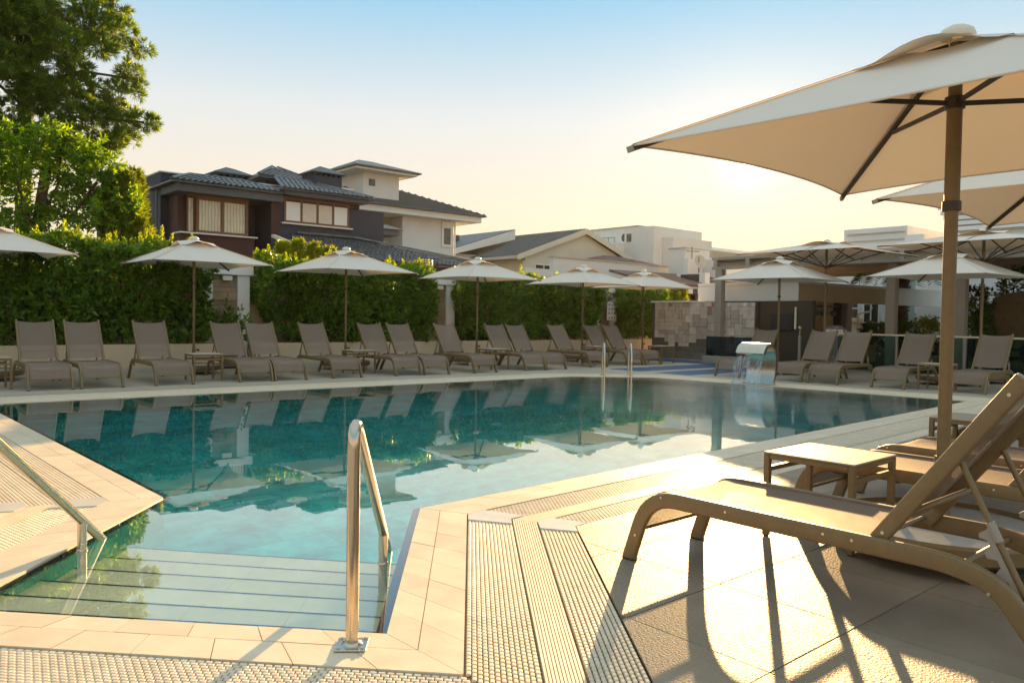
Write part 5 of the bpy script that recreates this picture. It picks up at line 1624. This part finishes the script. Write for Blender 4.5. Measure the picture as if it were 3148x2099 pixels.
# long white boundary wall and red tiled roofs
bw_ = empty('white_wall', (0, 0, 0), 0, 'long white rendered wall behind the far parasols', 'wall')
MB().box(28.6, 30.7, 31.9, 32.2, 0, 3.9).build('lower_part', M['offwhite'], bw_)
MB().box(30.7, 47.0, 31.9, 32.2, 0, 4.58).build('upper_part', M['offwhite'], bw_)
MB().box(30.6, 47.1, 31.82, 32.28, 4.583, 4.65).build('coping', M['beige'], bw_)
rh = empty('red_roof_house', (0, 0, 0), 0, 'low house with reddish tiled roof over the white wall', 'house')
hip_roof(rh, 43.0, 51.5, 39.0, 46.0, 5.25, 6.2, 3.4, M['red_roof'], th=0.15)
MB().box(43.6, 51.0, 39.6, 45.5, 0, 5.1).build('wall', M['beige'], rh)
r2 = empty('red_canopy_house', (0, 0, 0), 0, 'red tiled lean-to roof with scalloped striped awning beyond the last hedge', 'house')
MB().slab([(33.0, 26.5, 3.15), (45.0, 26.5, 3.25), (45.0, 29.8, 4.05), (33.0, 29.8, 3.95)], 0.12).build('roof', M['red_roof'], r2)
MB().box(33.5, 44.5, 27.6, 29.7, 0, 3.05).build('wall', M['dark_wood'], r2)
for k in range(20):
    x = 29.6 + k * 0.42
    mt = MB().bbox(x, x + 0.40, 25.9, 25.93, 2.62, 2.92, 0.004)
    mt.build('awning_flap', M['white'] if k % 2 else M['brown_wall'], r2)
MB().slab([(29.5, 25.9, 2.93), (38.2, 25.9, 2.93), (38.2, 27.6, 3.15), (29.5, 27.6, 3.15)], 0.03).build('awning', M['white'], r2)
for x in (29.7, 38.0):
    MB().cyl(x, 26.2, 0, 2.95, 0.04, 8).build('awning_post', M['white'], r2)

# distant white apartment blocks
ap = empty('apartment_block', (0, 0, 0), 0, 'distant white stepped apartment block with round window', 'building')
MB().box(55.0, 63, 46.3, 54.0, 0, 9.5).build('main_wall', M['offwhite'], ap)
MB().box(54.9, 63.1, 46.2, 54.2, 9.503, 9.6).build('roof_edge', M['beige'], ap)
MB().box(53.2, 60, 43.0, 46.28, 0, 9.15).build('wing', M['offwhite'], ap)
MB().box(54.4, 60, 41.9, 42.98, 0, 8.25).build('wing_step', M['offwhite'], ap)
MB().box(52.0, 54.98, 46.3, 52.6, 0, 7.85).build('terrace_block', M['white'], ap)
rl = MB()
rl.box(52.05, 52.09, 46.4, 52.5, 8.28, 8.33)
for k in range(9): rl.box(52.05, 52.09, 46.4 + k * 0.75, 46.44 + k * 0.75, 7.86, 8.28)
rl.build('terrace_rail', M['grey_plastic'], ap)
nn_ = 18
for nm, mt, rr0, dx in (('window_ring', M['white'], 0.42, 0.0), ('round_pane', M['glass_dark'], 0.27, -0.03)):
    m = MB()
    pts = [(54.97 + dx, 47.9 + rr0 * math.cos(2 * math.pi * k / nn_), 8.6 + 1.35 * rr0 * math.sin(2 * math.pi * k / nn_)) for k in range(nn_)]
    m.add(pts, [tuple(reversed(range(nn_)))]); m.build(nm, mt, ap)
MB().box(51.96, 51.99, 46.6, 49.4, 6.2, 7.3).build('loggia_opening', M['glass_dark'], ap)
MB().box(51.9, 51.95, 47.6, 47.9, 6.2, 7.2).build('loggia_post', M['beige'], ap)
MB().box(53.15, 53.19, 45.5, 46.0, 7.95, 8.65).build('small_window', M['glass_dark'], ap)
MB().box(54.9, 54.96, 51.4, 52.6, 8.2, 8.9).build('balcony_window', M['glass_dark'], ap)
MB().box(54.3, 54.95, 51.2, 51.5, 8.1, 8.9).build('air_conditioner', M['white'], ap)

a2 = empty('apartment_block', (0, 0, 0), 0, 'lower white apartment block with satellite dish and aerial', 'building')
MB().box(40.0, 46, 29.9, 31.1, 0, 5.62).build('wall', M['offwhite'], a2)
MB().box(39.95, 46.1, 29.85, 31.15, 5.623, 5.68).build('roof_edge', M['beige'], a2)
MB().box(42.0, 48, 28.2, 29.88, 0, 5.0).build('wall', M['sky_white'], a2)
MB().box(43.0, 48, 30.0, 31.6, 5.0, 5.9).build('upper_wall', M['sky_white'], a2)
MB().box(39.7, 39.98, 29.42, 29.75, 0, 4.95).build('pier', M['white'], a2)
MB().box(38.0, 39.6, 26.8, 29.4, 0, 3.3).build('low_wall', M['white'], a2)
MB().box(37.93, 37.99, 27.3, 28.6, 3.4, 3.85).build('window_opening', M['glass_dark'], a2)
MB().box(37.94, 38.4, 26.9, 28.9, 3.303, 3.92).build('window_surround', M['white'], a2)
dsh = MB().lathe([(0.02, 0.0), (0.2, 0.03), (0.32, 0.08), (0.42, 0.15)], n=20)
ds = empty('satellite_dish', (39.9, 28.75, 4.25), 0, 'pale satellite dish on its bracket on the far roof', 'dish')
dsh.build('reflector', M['beige'], ds, 60, loc=(0, 0, 0.45), rot=(R(75), R(10), R(-20)))
MB().tube([(0, 0, -0.7), (0, 0, 0.5)], 0.04, 8).build('mast', M['grey_plastic'], ds); MB().tube([(0, 0, 0.3), (-0.5, -0.35, 0.75)], 0.025, 6).build('arm', M['grey_plastic'], ds)
an = empty('aerial', (40.2, 29.5, 4.95), 0, 'thin roof aerial with short crossbars', 'aerial')
MB().tube([(0, 0, 0), (0, 0, 0.75)], 0.025, 6).build('mast', M['black'], an)
b = MB(); b.tube([(0, -0.5, 0.42), (0, 0.55, 0.52)], 0.02, 6)
for k in range(6): b.tube([(-0.18, -0.45 + k * 0.18, 0.43 + k * 0.018), (0.18, -0.45 + k * 0.18, 0.43 + k * 0.018)], 0.012, 5)
b.build('crossbar', M['black'], an)

# ------------------------------------------------------------------ stone cladding wall and bar
sw = empty('stone_wall', (20.3, 0, 0), 0, 'wall clad in rough grey, tan and reddish stone blocks at the far end', 'wall')
MB().box(0.0, 0.3, 12.62, 16.4, 0, 1.75).build('core', M['grout'], sw)
MB().bbox(-0.06, 0.34, 14.3, 16.45, 1.753, 1.80, 0.008).build('coping', M['white'], sw)
cw, chh = 0.135, 0.125
nx_, nz_ = int(3.76 / cw), int(1.75 / chh)
occ = [[False] * nz_ for _ in range(nx_)]
for j in range(nz_):
    for i in range(nx_):
        if occ[i][j]: continue
        opts = [(1, 1), (2, 1), (1, 2), (2, 2), (3, 2), (2, 3), (3, 3), (2, 2), (2, 2), (1, 2), (3, 3)]
        random.shuffle(opts)
        for (a, b_) in opts + [(1, 1)]:
            if i + a <= nx_ and j + b_ <= nz_ and all(not occ[i + p][j + q_] for p in range(a) for q_ in range(b_)):
                for p in range(a):
                    for q_ in range(b_): occ[i + p][j + q_] = True
                y0 = 12.63 + i * cw; z0 = 0.002 + j * chh
                if z0 < 0.36 and y0 > 13.9: break
                d = random.uniform(0.02, 0.05)
                MB().bbox(-d, -0.001, y0 + 0.004, y0 + a * cw - 0.004, z0 + 0.004, z0 + b_ * chh - 0.004, 0.007).build('stone', M['stone'], sw)
                break
M['dark_plinth'] = make_mat('dark_wet_plinth', (0.10, 0.10, 0.085), 0.5, col2=(0.16, 0.15, 0.12), vscale=4)
MB().bbox(-0.07, -0.001, 13.9, 16.4, 0.0, 0.37, 0.01).build('plinth', M['dark_plinth'], sw)
MB().bbox(-0.32, -0.07, 13.9, 16.4, 0.0, 0.20, 0.01).build('plinth', M['dark_plinth'], sw)

bar = empty('pool_bar', (0, 0, 0), 0, 'poolside bar with dark panel, lit back boards and a broad beige canopy band', 'bar')
pts = [(20.75, 14.95), (20.75, 11.55), (25.6, 11.25), (29.5, 11.0)]
for k, (a, b_) in enumerate(zip(pts, pts[1:])):
    a, b_ = Vector(a), Vector(b_); d = (b_ - a).normalized(); n_ = Vector((-d.y, d.x)) if k != 9 else d
    n_ = Vector((d.y, -d.x)) * -1
    poly = [tuple(a), tuple(b_), tuple(b_ + n_ * 0.25), tuple(a + n_ * 0.25)]
    s_ = sum(poly[i][0] * poly[(i + 1) % 4][1] - poly[(i + 1) % 4][0] * poly[i][1] for i in range(4))
    if s_ < 0: poly = poly[::-1]
    MB().prism(poly, 1.80, 2.28).build('canopy_band', M['white'] if k in (0, 2) else M['cream'], bar)  # sunlight and shade put into the colour: far end white, middle stretch cream
    MB().prism([(p[0] - 0.03 if i in (0, 1) else p[0], p[1]) for i, p in enumerate(poly)], 2.283, 2.36).build('band_coping', M['white'], bar)
MB().box(21.02, 29.0, 11.6, 14.9, 2.0, 2.1).build('bar_roof', M['taupe_dark'], bar)
MB().box(20.45, 20.62, 10.95, 12.58, 0, 1.79).build('dark_panel', M['dark_wood'], bar)
MB().bbox(20.40, 20.449, 11.5, 12.2, 0.95, 1.42, 0.01).build('screen', M['black'], bar)
MB().box(20.42, 20.447, 11.42, 11.47, 1.0, 1.62).build('white_strip', M['plastic_white'], bar)
k = 0
for zz in np.arange(0.0, 1.9, 0.27):
    xo = 0.4 * (k % 2)
    for xx in np.arange(20.9 - xo, 28.9, 0.8):
        MB().bbox(max(20.9, xx) + 0.004, min(28.9, xx + 0.8) - 0.004, 14.4, 14.45, zz + 0.004, min(1.95, zz + 0.27) - 0.004, 0.006).build('back_board', M['bar_tan'], bar)
    k += 1
MB().box(20.9, 28.9, 14.46, 14.6, 0, 1.96).build('back_wall', M['cream'], bar)
MB().bbox(21.0, 25.0, 11.1, 11.55, 0.46, 0.52, 0.01).build('counter_top', M['bar_tan'], bar)
MB().box(21.1, 24.9, 11.2, 11.5, 0, 0.455).build('counter_front', M['bar_tan'], bar)
MB().box(23.45, 23.72, 11.42, 11.68, 0, 1.79).build('bar_post', M['taupe'], bar)
MB().box(23.05, 23.3, 11.42, 11.68, 0, 1.79).build('bar_post', M['dark_wood'], bar)
MB().box(21.1, 23.0, 11.45, 11.85, 1.66, 1.70).build('glass_rack', M['dark_wood'], bar)
gl = MB()
gl.lathe([(0.03, 0.0), (0.075, 0.02), (0.095, 0.08), (0.07, 0.14), (0.012, 0.16), (0.012, 0.26), (0.06, 0.265)], n=12)
glm = gl.mesh('hanging_glass', M['grey_plastic'], 60)
for k in range(7):
    o = link_mesh('hanging_glass', glm, loc=(21.3 + k * 0.25, 11.56 + 0.18 * (k % 2), 1.395))
    tag(o, 'dark wine glass hanging upside down over the bar, %s from the left' % ORD[k], 'glass', 'glasses hung over the bar')

# pergola
pg = empty('pergola', (0, 0, 0), 0, 'beige flat roofed pergola with a windowed edge beam beside the bar', 'pergola')
for (x, y) in ((20.12, 13.72), (20.3, 8.75), (20.5, 7.2), (20.3, 3.2)):
    MB().bbox(x - 0.11, x + 0.11, y - 0.11, y + 0.11, 0.0, 2.72, 0.008).build('post', M['taupe'], pg)
MB().box(20.0, 20.2, -4, 13.95, 2.722, 2.80).build('beam_lower_rail', M['taupe'], pg)
MB().box(20.0, 20.2, -4, 13.95, 3.00, 3.07).build('beam_upper_rail', M['taupe'], pg)
y = 13.83
while y > -4:
    MB().box(20.002, 20.198, y - 0.06, y + 0.06, 2.80, 3.00).build('beam_stud', M['taupe'], pg)
    y -= 1.08
MB().box(20.13, 20.16, -4, 13.8, 2.80, 2.90).build('beam_back_board', M['taupe_dark'], pg)
MB().box(20.22, 27.5, -4, 13.9, 2.96, 3.10).build('roof_slab', M['taupe_dark'], pg)
MB().slab([(20.0, 13.96, 3.08), (27.5, 13.96, 3.02), (27.5, 13.96, 3.22), (20.0, 13.96, 3.30)], 0.08).build('end_upstand', M['cream'], pg)
for k in range(5):
    MB().box(20.25 + k * 1.6, 20.37 + k * 1.6, -4, 13.85, 2.80, 2.957).build('rafter', M['taupe'], pg)

# glass balustrade towards the restaurant
gb = empty('glass_balustrade', (19.35, 0, 0), 0, 'greenish glass balustrade behind the loungers by the bar', 'balustrade')
ys = [9.7, 8.2, 6.7, 5.2, 3.7, 2.2, 0.7, -0.8]
for a, b_ in zip(ys, ys[1:]):
    MB().box(-0.006, 0.006, b_ + 0.05, a - 0.05, 0.06, 0.90).build('glass_panel', M['glass'], gb)
    MB().box(-0.02, 0.02, b_ - 0.02, b_ + 0.02, 0, 0.90).build('upright', M['taupe'], gb)
MB().bbox(-0.028, 0.028, -0.85, 9.72, 0.903, 0.945, 0.006).build('top_bar', M['plastic_white'], gb)
g2 = empty('glass_screen', (18.9, 0, 0), 0, 'low bluish glass screen in front of the stone cladding', 'screen')
M['blue_glass'] = M['glass'].copy(); M['blue_glass'].node_tree.nodes['Transparent BSDF'].inputs['Color'].default_value = (0.22, 0.36, 0.45, 1)
MB().box(-0.008, 0.008, 11.55, 13.3, 0.22, 0.76).build('glass_panel', M['blue_glass'], g2)
MB().bbox(-0.12, 0.12, 11.5, 13.35, 0.0, 0.20, 0.01).build('kerb', M['taupe'], g2)
for k, (x, y, z, lb) in enumerate(((19.2, 10.62, 1.05, 'left of the bar opening'), (20.9, 7.6, 1.0, 'before the white hotel wall'), (19.4, 5.28, 1.06, 'at the right edge'))):
    t = empty('globe_post', (x, y, 0), 0, 'square pale post topped with a small chrome ball, %s' % lb, 'post', 'posts with chrome balls')
    MB().bbox(-0.03, 0.03, -0.03, 0.03, 0, z - 0.2, 0.006).build('post', M['taupe'], t)
    MB().cyl(0, 0, z - 0.2, z - 0.13, 0.014, 8).build('neck', M['steel'], t)
    MB().cyl(0, 0, z - 0.13, z - 0.03, 0.012, 8).build('stem', M['steel'], t)
    MB().lathe([(0.001, z - 0.055), (0.035, z - 0.045), (0.05, z), (0.035, z + 0.035), (0.001, z + 0.05)], n=14).build('ball', M['steel'], t, 60)

# restaurant tables and wicker chairs behind the glass
def rest_table(x, y, label):
    t = empty('dining_table', (x, y, 0), 0, label, 'table', 'dark dining tables behind the glass')
    MB().bbox(-0.5, 0.5, -0.4, 0.4, 0.70, 0.735, 0.008).build('table_top', M['wicker'], t)
    MB().cyl(0, 0, 0.03, 0.70, 0.045, 10).build('pedestal', M['wicker'], t)
    MB().bbox(-0.28, 0.28, -0.28, 0.28, 0, 0.03, 0.006).build('foot', M['wicker'], t)


def rest_chair(x, y, rz, label):
    t = empty('wicker_chair', (x, y, 0), R(rz), label, 'chair', 'dark wicker chairs behind the glass')
    MB().bbox(-0.27, 0.27, -0.27, 0.27, 0.36, 0.45, 0.02).build('seat', M['wicker'], t)
    bk_ = MB(); pts = []
    for k in range(9):
        a = R(-80 + 20 * k); pts.append((0.27 * math.sin(a), 0.10 + 0.17 * math.cos(a)))
    for k in range(8):
        (xa, ya), (xb, yb) = pts[k], pts[k + 1]; h = 0.85 - 0.16 * abs(k - 3.5) / 3.5
        bk_.slab([(xa, ya, 0.45), (xb, yb, 0.45), (xb, yb, h), (xa, ya, h)], 0.03)
    bk_.build('backrest', M['wicker'], t)
    for sx in (-1, 1):
        for sy in (-1, 1):
            MB().cyl(sx * 0.23, sy * 0.23, 0, 0.36, 0.022, 8).build('leg', M['wicker'], t)
        MB().bbox(sx * 0.27 - 0.025, sx * 0.27 + 0.025, -0.25, 0.12, 0.60, 0.64, 0.008).build('armrest', M['wicker'], t)


rest_table(21.6, 8.3, 'dark dining table behind the glass, left of the pergola post'); rest_table(21.6, 5.6, 'dark dining table behind the glass, near the right edge')
for k, (x, y, a) in enumerate(((20.75, 8.35, 90), (22.5, 8.3, -90), (21.4, 7.5, 180), (20.75, 5.7, 90), (21.5, 4.8, 180), (21.5, 6.4, 0))):
    rest_chair(x, y, a, 'dark wicker dining chair behind the glass, %s from the left' % ORD[k])

# hotel wing, palm, plants, banner
ht = empty('hotel_wing', (0, 0, 0), 0, 'white and pale green hotel wing seen under the pergola', 'building')
MB().box(30.0, 38, -6, 12.12, 0, 3.6).build('white_wall', M['sky_white'], ht)
MB().box(30.3, 38, 12.12, 13.3, 0, 3.6).build('green_wall', M['green_wall'], ht)
MB().box(30.0, 38, 13.3, 16.0, 0, 3.6).build('white_wall', M['sky_white'], ht)
MB().box(30.22, 30.298, 12.14, 13.28, 1.25, 1.33).build('string_course', M['white'], ht)
for (ya, yb, za, zb) in ((13.42, 13.95, 0.5, 1.9), (14.2, 14.7, 1.38, 2.1)):
    wn = empty('window', (29.98, ya, za)); wn.parent = ht
    MB().box(-0.03, 0.0, 0, yb - ya, 0, zb - za).build('pane', M['glass_dark'], wn)
    f_ = MB()
    for yy in (-0.05, (yb - ya) / 2 - 0.015, yb - ya): f_.box(-0.06, -0.031, yy, yy + 0.04, -0.04, zb - za + 0.04)
    for zz in (-0.04, (zb - za) / 2, zb - za): f_.box(-0.058, -0.033, 0, yb - ya, zz, zz + 0.04)
    f_.build('window_frame', M['white'], wn)
MB().box(29.8, 29.98, 13.98, 14.95, 1.22, 1.36).build('door_lintel', M['cream'], ht)
for yy in (14.1, 14.5):
    MB().box(29.93, 29.98, yy, yy + 0.32, 0, 1.2).build('door_panel', M['plastic_white'], ht)
dp = MB().tube(fillet([(29.5, 13.98, 0.2), (29.5, 13.98, 1.55), (29.5, 13.5, 1.62), (29.5, 13.45, 1.8)], 0.1, 4), 0.035, 8); dp.build('drain_pipe', M['cream'], ht)

pt_ = empty('palm_tree', (27.4, 11.45, 0), 0, 'shaggy palm trunk in front of the pale green wall', 'palm')
MB().lathe([(0.16, 0), (0.15, 1.0), (0.165, 2.0), (0.15, 3.3)], n=14).build('trunk', M['palm_bark'], pt_, 60)
n = 320
ang = rng.random(n) * 6.283; zz = rng.random(n) * 3.2
foliage('leaf_bases', [leaf_arrays(np.stack([0.15 * np.cos(ang), 0.15 * np.sin(ang), zz], 1), unit(np.stack([np.cos(ang), np.sin(ang), np.full(n, 0.7)], 1)), np.full(n, 0.12), np.full(n, 0.05))], M['palm_bark'], pt_)
fr_ = []
for k in range(14):
    a = k * 0.449 + 0.2; m_ = 60; f = np.linspace(0.05, 1, m_)
    cx = np.cos(a) * 1.5 * f; cy = np.sin(a) * 1.5 * f; cz = 3.3 + 0.9 * f - 1.6 * f * f
    sd = np.where(np.arange(m_) % 2 == 0, 1, -1)
    D_ = unit(np.stack([np.cos(a) * 0.6 - np.sin(a) * sd, np.sin(a) * 0.6 + np.cos(a) * sd, np.full(m_, -0.25)], 1))
    fr_.append(leaf_arrays(np.stack([cx, cy, cz], 1), D_, np.full(m_, 0.45), np.full(m_, 0.035)))
foliage('fronds', fr_, M['plant'], pt_)


def bush(x, y, h, r, label, mat='plant', n_=160, L=0.13):
    t = empty('leafy_plant', (x, y, 0), 0, label, 'plant', 'leafy plants by the restaurant')
    ang = rng.random(n_) * 6.283; z = rng.random(n_) ** 0.7 * h; q_ = np.sqrt(rng.random(n_)) * r * (0.4 + 0.6 * np.sin(np.pi * np.clip(z / h, 0.15, 0.9)))
    C = np.stack([np.cos(ang) * q_, np.sin(ang) * q_, z], 1)
    foliage('foliage', [sprigs(C, unit(np.stack([np.cos(ang), np.sin(ang), np.ones(n_)], 1)), 7, 0.14, L, 0.045)], M[mat], t)
    st = MB()
    for k in range(4): st.tube([(0.05 * math.cos(k * 1.6), 0.05 * math.sin(k * 1.6), 0), (r * 0.4 * math.cos(k * 1.6), r * 0.4 * math.sin(k * 1.6), h * 0.85)], 0.012, 5)
    st.build('stems', M['bark'], t)


bush(24.5, 10.3, 1.15, 0.5, 'leafy green plant under the pergola, left of the post')
bush(25.6, 10.0, 1.35, 0.45, 'bright yellowish plant right of the pergola post', 'shoot')
bush(25.3, 11.4, 1.1, 0.5, 'leafy green plant by the palm trunk')
bush(22.5, 7.55, 1.35, 0.45, 'dark leafy plant left of the brown banner')
bush(23.6, 7.9, 2.15, 0.42, 'tall leafy plant just left of the brown banner', n_=220)
bush(24.6, 7.3, 2.7, 0.55, 'tall leafy plant over the top of the brown banner', n_=260)
bush(24.8, 6.2, 2.75, 0.55, 'leafy plant over the banner at the right edge', n_=240)

bn_ = empty('banner_wall', (24.0, 0, 0), 0, 'brown curved banner board with rows of small printed marks', 'banner')
top = [(8.15, 1.53), (7.9, 1.74), (7.66, 1.80), (7.66, 1.93), (7.3, 2.06), (6.8, 2.14), (6.2, 2.18), (5.4, 2.18)]
poly = [(5.4, 0.0), (8.15, 0.0)] + top
m = MB(); n = len(poly)
m.add([(0, p[0], p[1]) for p in poly] + [(0.06, p[0], p[1]) for p in poly], [tuple(reversed(range(n))), tuple(range(n, 2 * n))] + [(i, (i + 1) % n, n + (i + 1) % n, n + i) for i in range(n)])
m.build('board', M['banner'], bn_)
mk = MB()
for r_ in range(9):
    for c_ in range(10):
        yy = 8.05 - c_ * 0.28 - (0.14 if r_ % 2 else 0); zz = 0.25 + r_ * 0.22
        lim = np.interp(yy, [p[0] for p in reversed(top)], [p[1] for p in reversed(top)])
        if zz + 0.12 > lim: continue
        for k in range(5):      # small arch with a line of lettering below
            a0, a1 = R(20 + 28 * k), R(20 + 28 * (k + 1))
            mk.slab([(-0.004, yy + 0.035 * math.cos(a0), zz + 0.035 * math.sin(a0)), (-0.004, yy + 0.035 * math.cos(a1), zz + 0.035 * math.sin(a1)), (-0.004, yy + 0.022 * math.cos(a1), zz + 0.022 * math.sin(a1)), (-0.004, yy + 0.022 * math.cos(a0), zz + 0.022 * math.sin(a0))], 0.002)
        mk.box(-0.005, -0.002, yy - 0.10, yy + 0.01, zz - 0.02, zz - 0.012)
mk.build('printed_marks', M['print'], bn_)

# rolling notice stand with a pale label
ns_ = empty('sign_stand', (19.55, 9.86, 0), 0, 'grey plastic stand with a white label and small cursive mark by the bar', 'sign')
o8 = [(-0.27, 0.0), (0.27, 0.0), (0.27, 1.02), (0.20, 1.11), (0.06, 1.13), (-0.06, 1.13), (-0.20, 1.11), (-0.27, 1.02)]
m = MB(); n = 8
m.add([(0, p[0], p[1]) for p in o8] + [(0.07, p[0], p[1]) for p in o8], [tuple(reversed(range(n))), tuple(range(n, 2 * n))] + [(i, (i + 1) % n, n + (i + 1) % n, n + i) for i in range(n)])
m.build('shell', M['grey_plastic'], ns_)
MB().bbox(-0.008, -0.001, -0.235, 0.235, 0.86, 1.03, 0.003).build('label', M['plastic_white'], ns_)
lg = MB()
lg.tube([(-0.011, 0.10 + 0.028 * math.cos(R(a)), 0.945 + 0.05 * math.sin(R(a))) for a in range(40, 330, 20)], 0.005, 5)
lg.tube([(-0.011, 0.04, 0.955), (-0.011, 0.02, 0.925), (-0.011, 0.0, 0.945), (-0.011, -0.02, 0.925), (-0.011, -0.05, 0.94), (-0.011, -0.08, 0.925)], 0.004, 5)
lg.tube([(-0.011, 0.085, 1.0), (-0.011, 0.055, 1.012), (-0.011, 0.02, 0.998)], 0.004, 5)
lg.build('cursive_mark', M['print'], ns_)
MB().bbox(-0.012, -0.001, -0.10, 0.02, 1.06, 1.09, 0.004).build('handle_slot', M['bar_tan'], ns_)

# person sitting low behind the dark panel, seen in profile
pe = empty('person', (21.75, 12.15, 0), R(-80), 'person in black clothes and cap sitting behind the bar, in profile', 'person')
def skinned(name, verts, edges, radii, mat, parent, root=0):
    me = bpy.data.meshes.new(name); me.from_pydata(verts, edges, []); me.update()
    o = link_mesh(name, me, mat, parent)
    md = o.modifiers.new('skin', 'SKIN'); md.use_smooth_shade = True
    for i, r_ in enumerate(radii): me.skin_vertices[0].data[i].radius = r_ if isinstance(r_, tuple) else (r_, r_)
    me.skin_vertices[0].data[root].use_root = True
    sd = o.modifiers.new('sub', 'SUBSURF'); sd.levels = 1; sd.render_levels = 2
    return o


# local: +x is the facing direction
V = [(0, 0, 0.28), (0.02, 0, 0.45), (0.05, 0, 0.62), (0.07, 0, 0.70), (0.09, 0, 0.78), (0.04, 0.17, 0.66), (0.12, 0.20, 0.45), (0.32, 0.14, 0.50), (0.42, 0.11, 0.53), (0.04, -0.17, 0.66), (0.12, -0.20, 0.45), (0.32, -0.14, 0.50), (0.42, -0.11, 0.53),
     (0.05, 0.10, 0.26), (0.42, 0.13, 0.30), (0.44, 0.13, 0.06), (0.54, 0.14, 0.03), (0.05, -0.10, 0.26), (0.42, -0.13, 0.30), (0.44, -0.13, 0.06), (0.54, -0.14, 0.03)]
E_ = [(0, 1), (1, 2), (2, 3), (3, 4), (2, 5), (5, 6), (6, 7), (7, 8), (2, 9), (9, 10), (10, 11), (11, 12), (0, 13), (13, 14), (14, 15), (15, 16), (0, 17), (17, 18), (18, 19), (19, 20)]
rad = [(.15, .11), (.14, .10), (.15, .10), .06, .05, .06, .045, .035, .03, .06, .045, .035, .03, .085, .065, .045, .04, .085, .065, .045, .04]
skinned('body', V, E_, rad, M['cloth_black'], pe)
hd = MB().lathe([(0.001, -0.125), (0.045, -0.115), (0.065, -0.075), (0.078, -0.02), (0.083, 0.03), (0.074, 0.08), (0.045, 0.112), (0.001, 0.122)], n=16)
ho = hd.build('head', M['skin'], pe, 60, loc=(0.125, 0, 0.87)); ho.scale = (1.18, 0.95, 1)
fc = MB()
fc.add([(0.215, -0.014, 0.85), (0.215, 0.014, 0.85), (0.24, 0, 0.845), (0.21, 0, 0.895)], [(0, 2, 1), (0, 3, 2), (1, 2, 3), (0, 1, 3)])
fc.build('nose', M['skin'], pe)
MB().tube([(0.215, -0.022, 0.818), (0.221, 0, 0.816), (0.215, 0.022, 0.818)], 0.005, 6).build('mouth', M['brown_wall'], pe)
for s in (-1, 1):
    MB().lathe([(0.001, -0.008), (0.011, 0), (0.001, 0.008)], 0.205, s * 0.03, 8).build('eye', M['black'], pe, 60, loc=(0, 0, 0.885))
    MB().bbox(0.10, 0.13, s * 0.08 - 0.008, s * 0.08 + 0.008, 0.845, 0.90, 0.006).build('ear', M['skin'], pe)
MB().lathe([(0.093, 0.90), (0.095, 0.93), (0.085, 0.975), (0.05, 1.0), (0.001, 1.006)], 0.118, 0, 18).build('cap', M['cloth_black'], pe, 60)
MB().slab([(0.18, -0.07, 0.925), (0.30, -0.05, 0.905), (0.30, 0.05, 0.905), (0.18, 0.07, 0.925)], 0.012).build('cap_peak', M['cloth_black'], pe)
for s in (-1, 1):
    hnd = MB(); bx, by, bz = 0.45, s * 0.10, 0.535
    hnd.bbox(bx - 0.03, bx + 0.045, by - 0.038, by + 0.038, bz - 0.012, bz + 0.014, 0.01)
    for f_ in range(4):
        yy = by - 0.03 + 0.02 * f_; ln_ = (0.055, 0.065, 0.062, 0.048)[f_]
        hnd.tube([(bx + 0.04, yy, bz), (bx + 0.04 + ln_ * 0.55, yy, bz + 0.004), (bx + 0.04 + ln_, yy, bz - 0.012)], 0.0085, 6)
    hnd.tube([(bx, by - s * 0.035, bz), (bx + 0.03, by - s * 0.06, bz + 0.004), (bx + 0.05, by - s * 0.065, bz - 0.006)], 0.010, 6)
    hnd.build('hand', M['skin'], pe, 60)
stl = empty('stool', (21.75, 12.15, 0), 0, 'low dark stool under the person behind the bar', 'stool')
MB().cyl(0, 0, 0.12, 0.155, 0.19, 18).build('seat', M['dark_wood'], stl)
for k in range(4):
    MB().cyl(0.12 * math.cos(k * 1.57 + .8), 0.12 * math.sin(k * 1.57 + .8), 0, 0.12, 0.02, 8).build('leg', M['dark_wood'], stl)

# hotel roofs far right
hb = empty('hotel_building', (0, 0, 0), 0, 'bright white hotel block with stepped roof pavilion behind the wide parasols', 'building')
MB().box(40.0, 52, -25, 20.2, 0, 4.75).build('main_wall', M['sky_white'], hb)
MB().bbox(39.7, 52.3, -25, 20.5, 4.753, 5.05, 0.02).build('roof_edge', M['sky_white'], hb)
MB().box(40.2, 47, 16.7, 19.9, 5.055, 6.02).build('roof_pavilion', M['sky_white'], hb)
for zz in (5.35, 5.72): MB().box(40.1, 40.198, 16.8, 19.7, zz, zz + 0.05).build('pavilion_band', M['beige'], hb)
MB().box(40.2, 47, 15.9, 16.7, 5.055, 5.55).build('pavilion_step', M['sky_white'], hb)
for k in range(5):
    MB().box(40.0, 47, -25, 15.25 - 0.13 * k, 6.62 - 0.26 * k, 6.80 - 0.26 * k).build('cornice_course', M['sky_white'], hb)
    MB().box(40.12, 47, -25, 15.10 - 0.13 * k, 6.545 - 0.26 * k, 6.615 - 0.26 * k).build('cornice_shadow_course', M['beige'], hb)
MB().box(40.4, 47, -25, 14.4, 5.055, 5.50).build('attic_wall', M['sky_white'], hb)

# ------------------------------------------------------------------ warm dusty evening air
hz = MB().box(-40, 80, -30, 75, -2.6, 13.5)
q = NT('evening_haze'); q.t.nodes.remove(q.b)
pv = q.n('ShaderNodeVolumePrincipled')
pv.inputs['Color'].default_value = (1.0, 0.93, 0.82, 1)
pv.inputs['Density'].default_value = 0.00011
pv.inputs['Anisotropy'].default_value = 0.55
q.l(pv.outputs['Volume'], q.out.inputs['Volume'])
o = hz.build('haze', q.m); tag(o, kind='stuff')
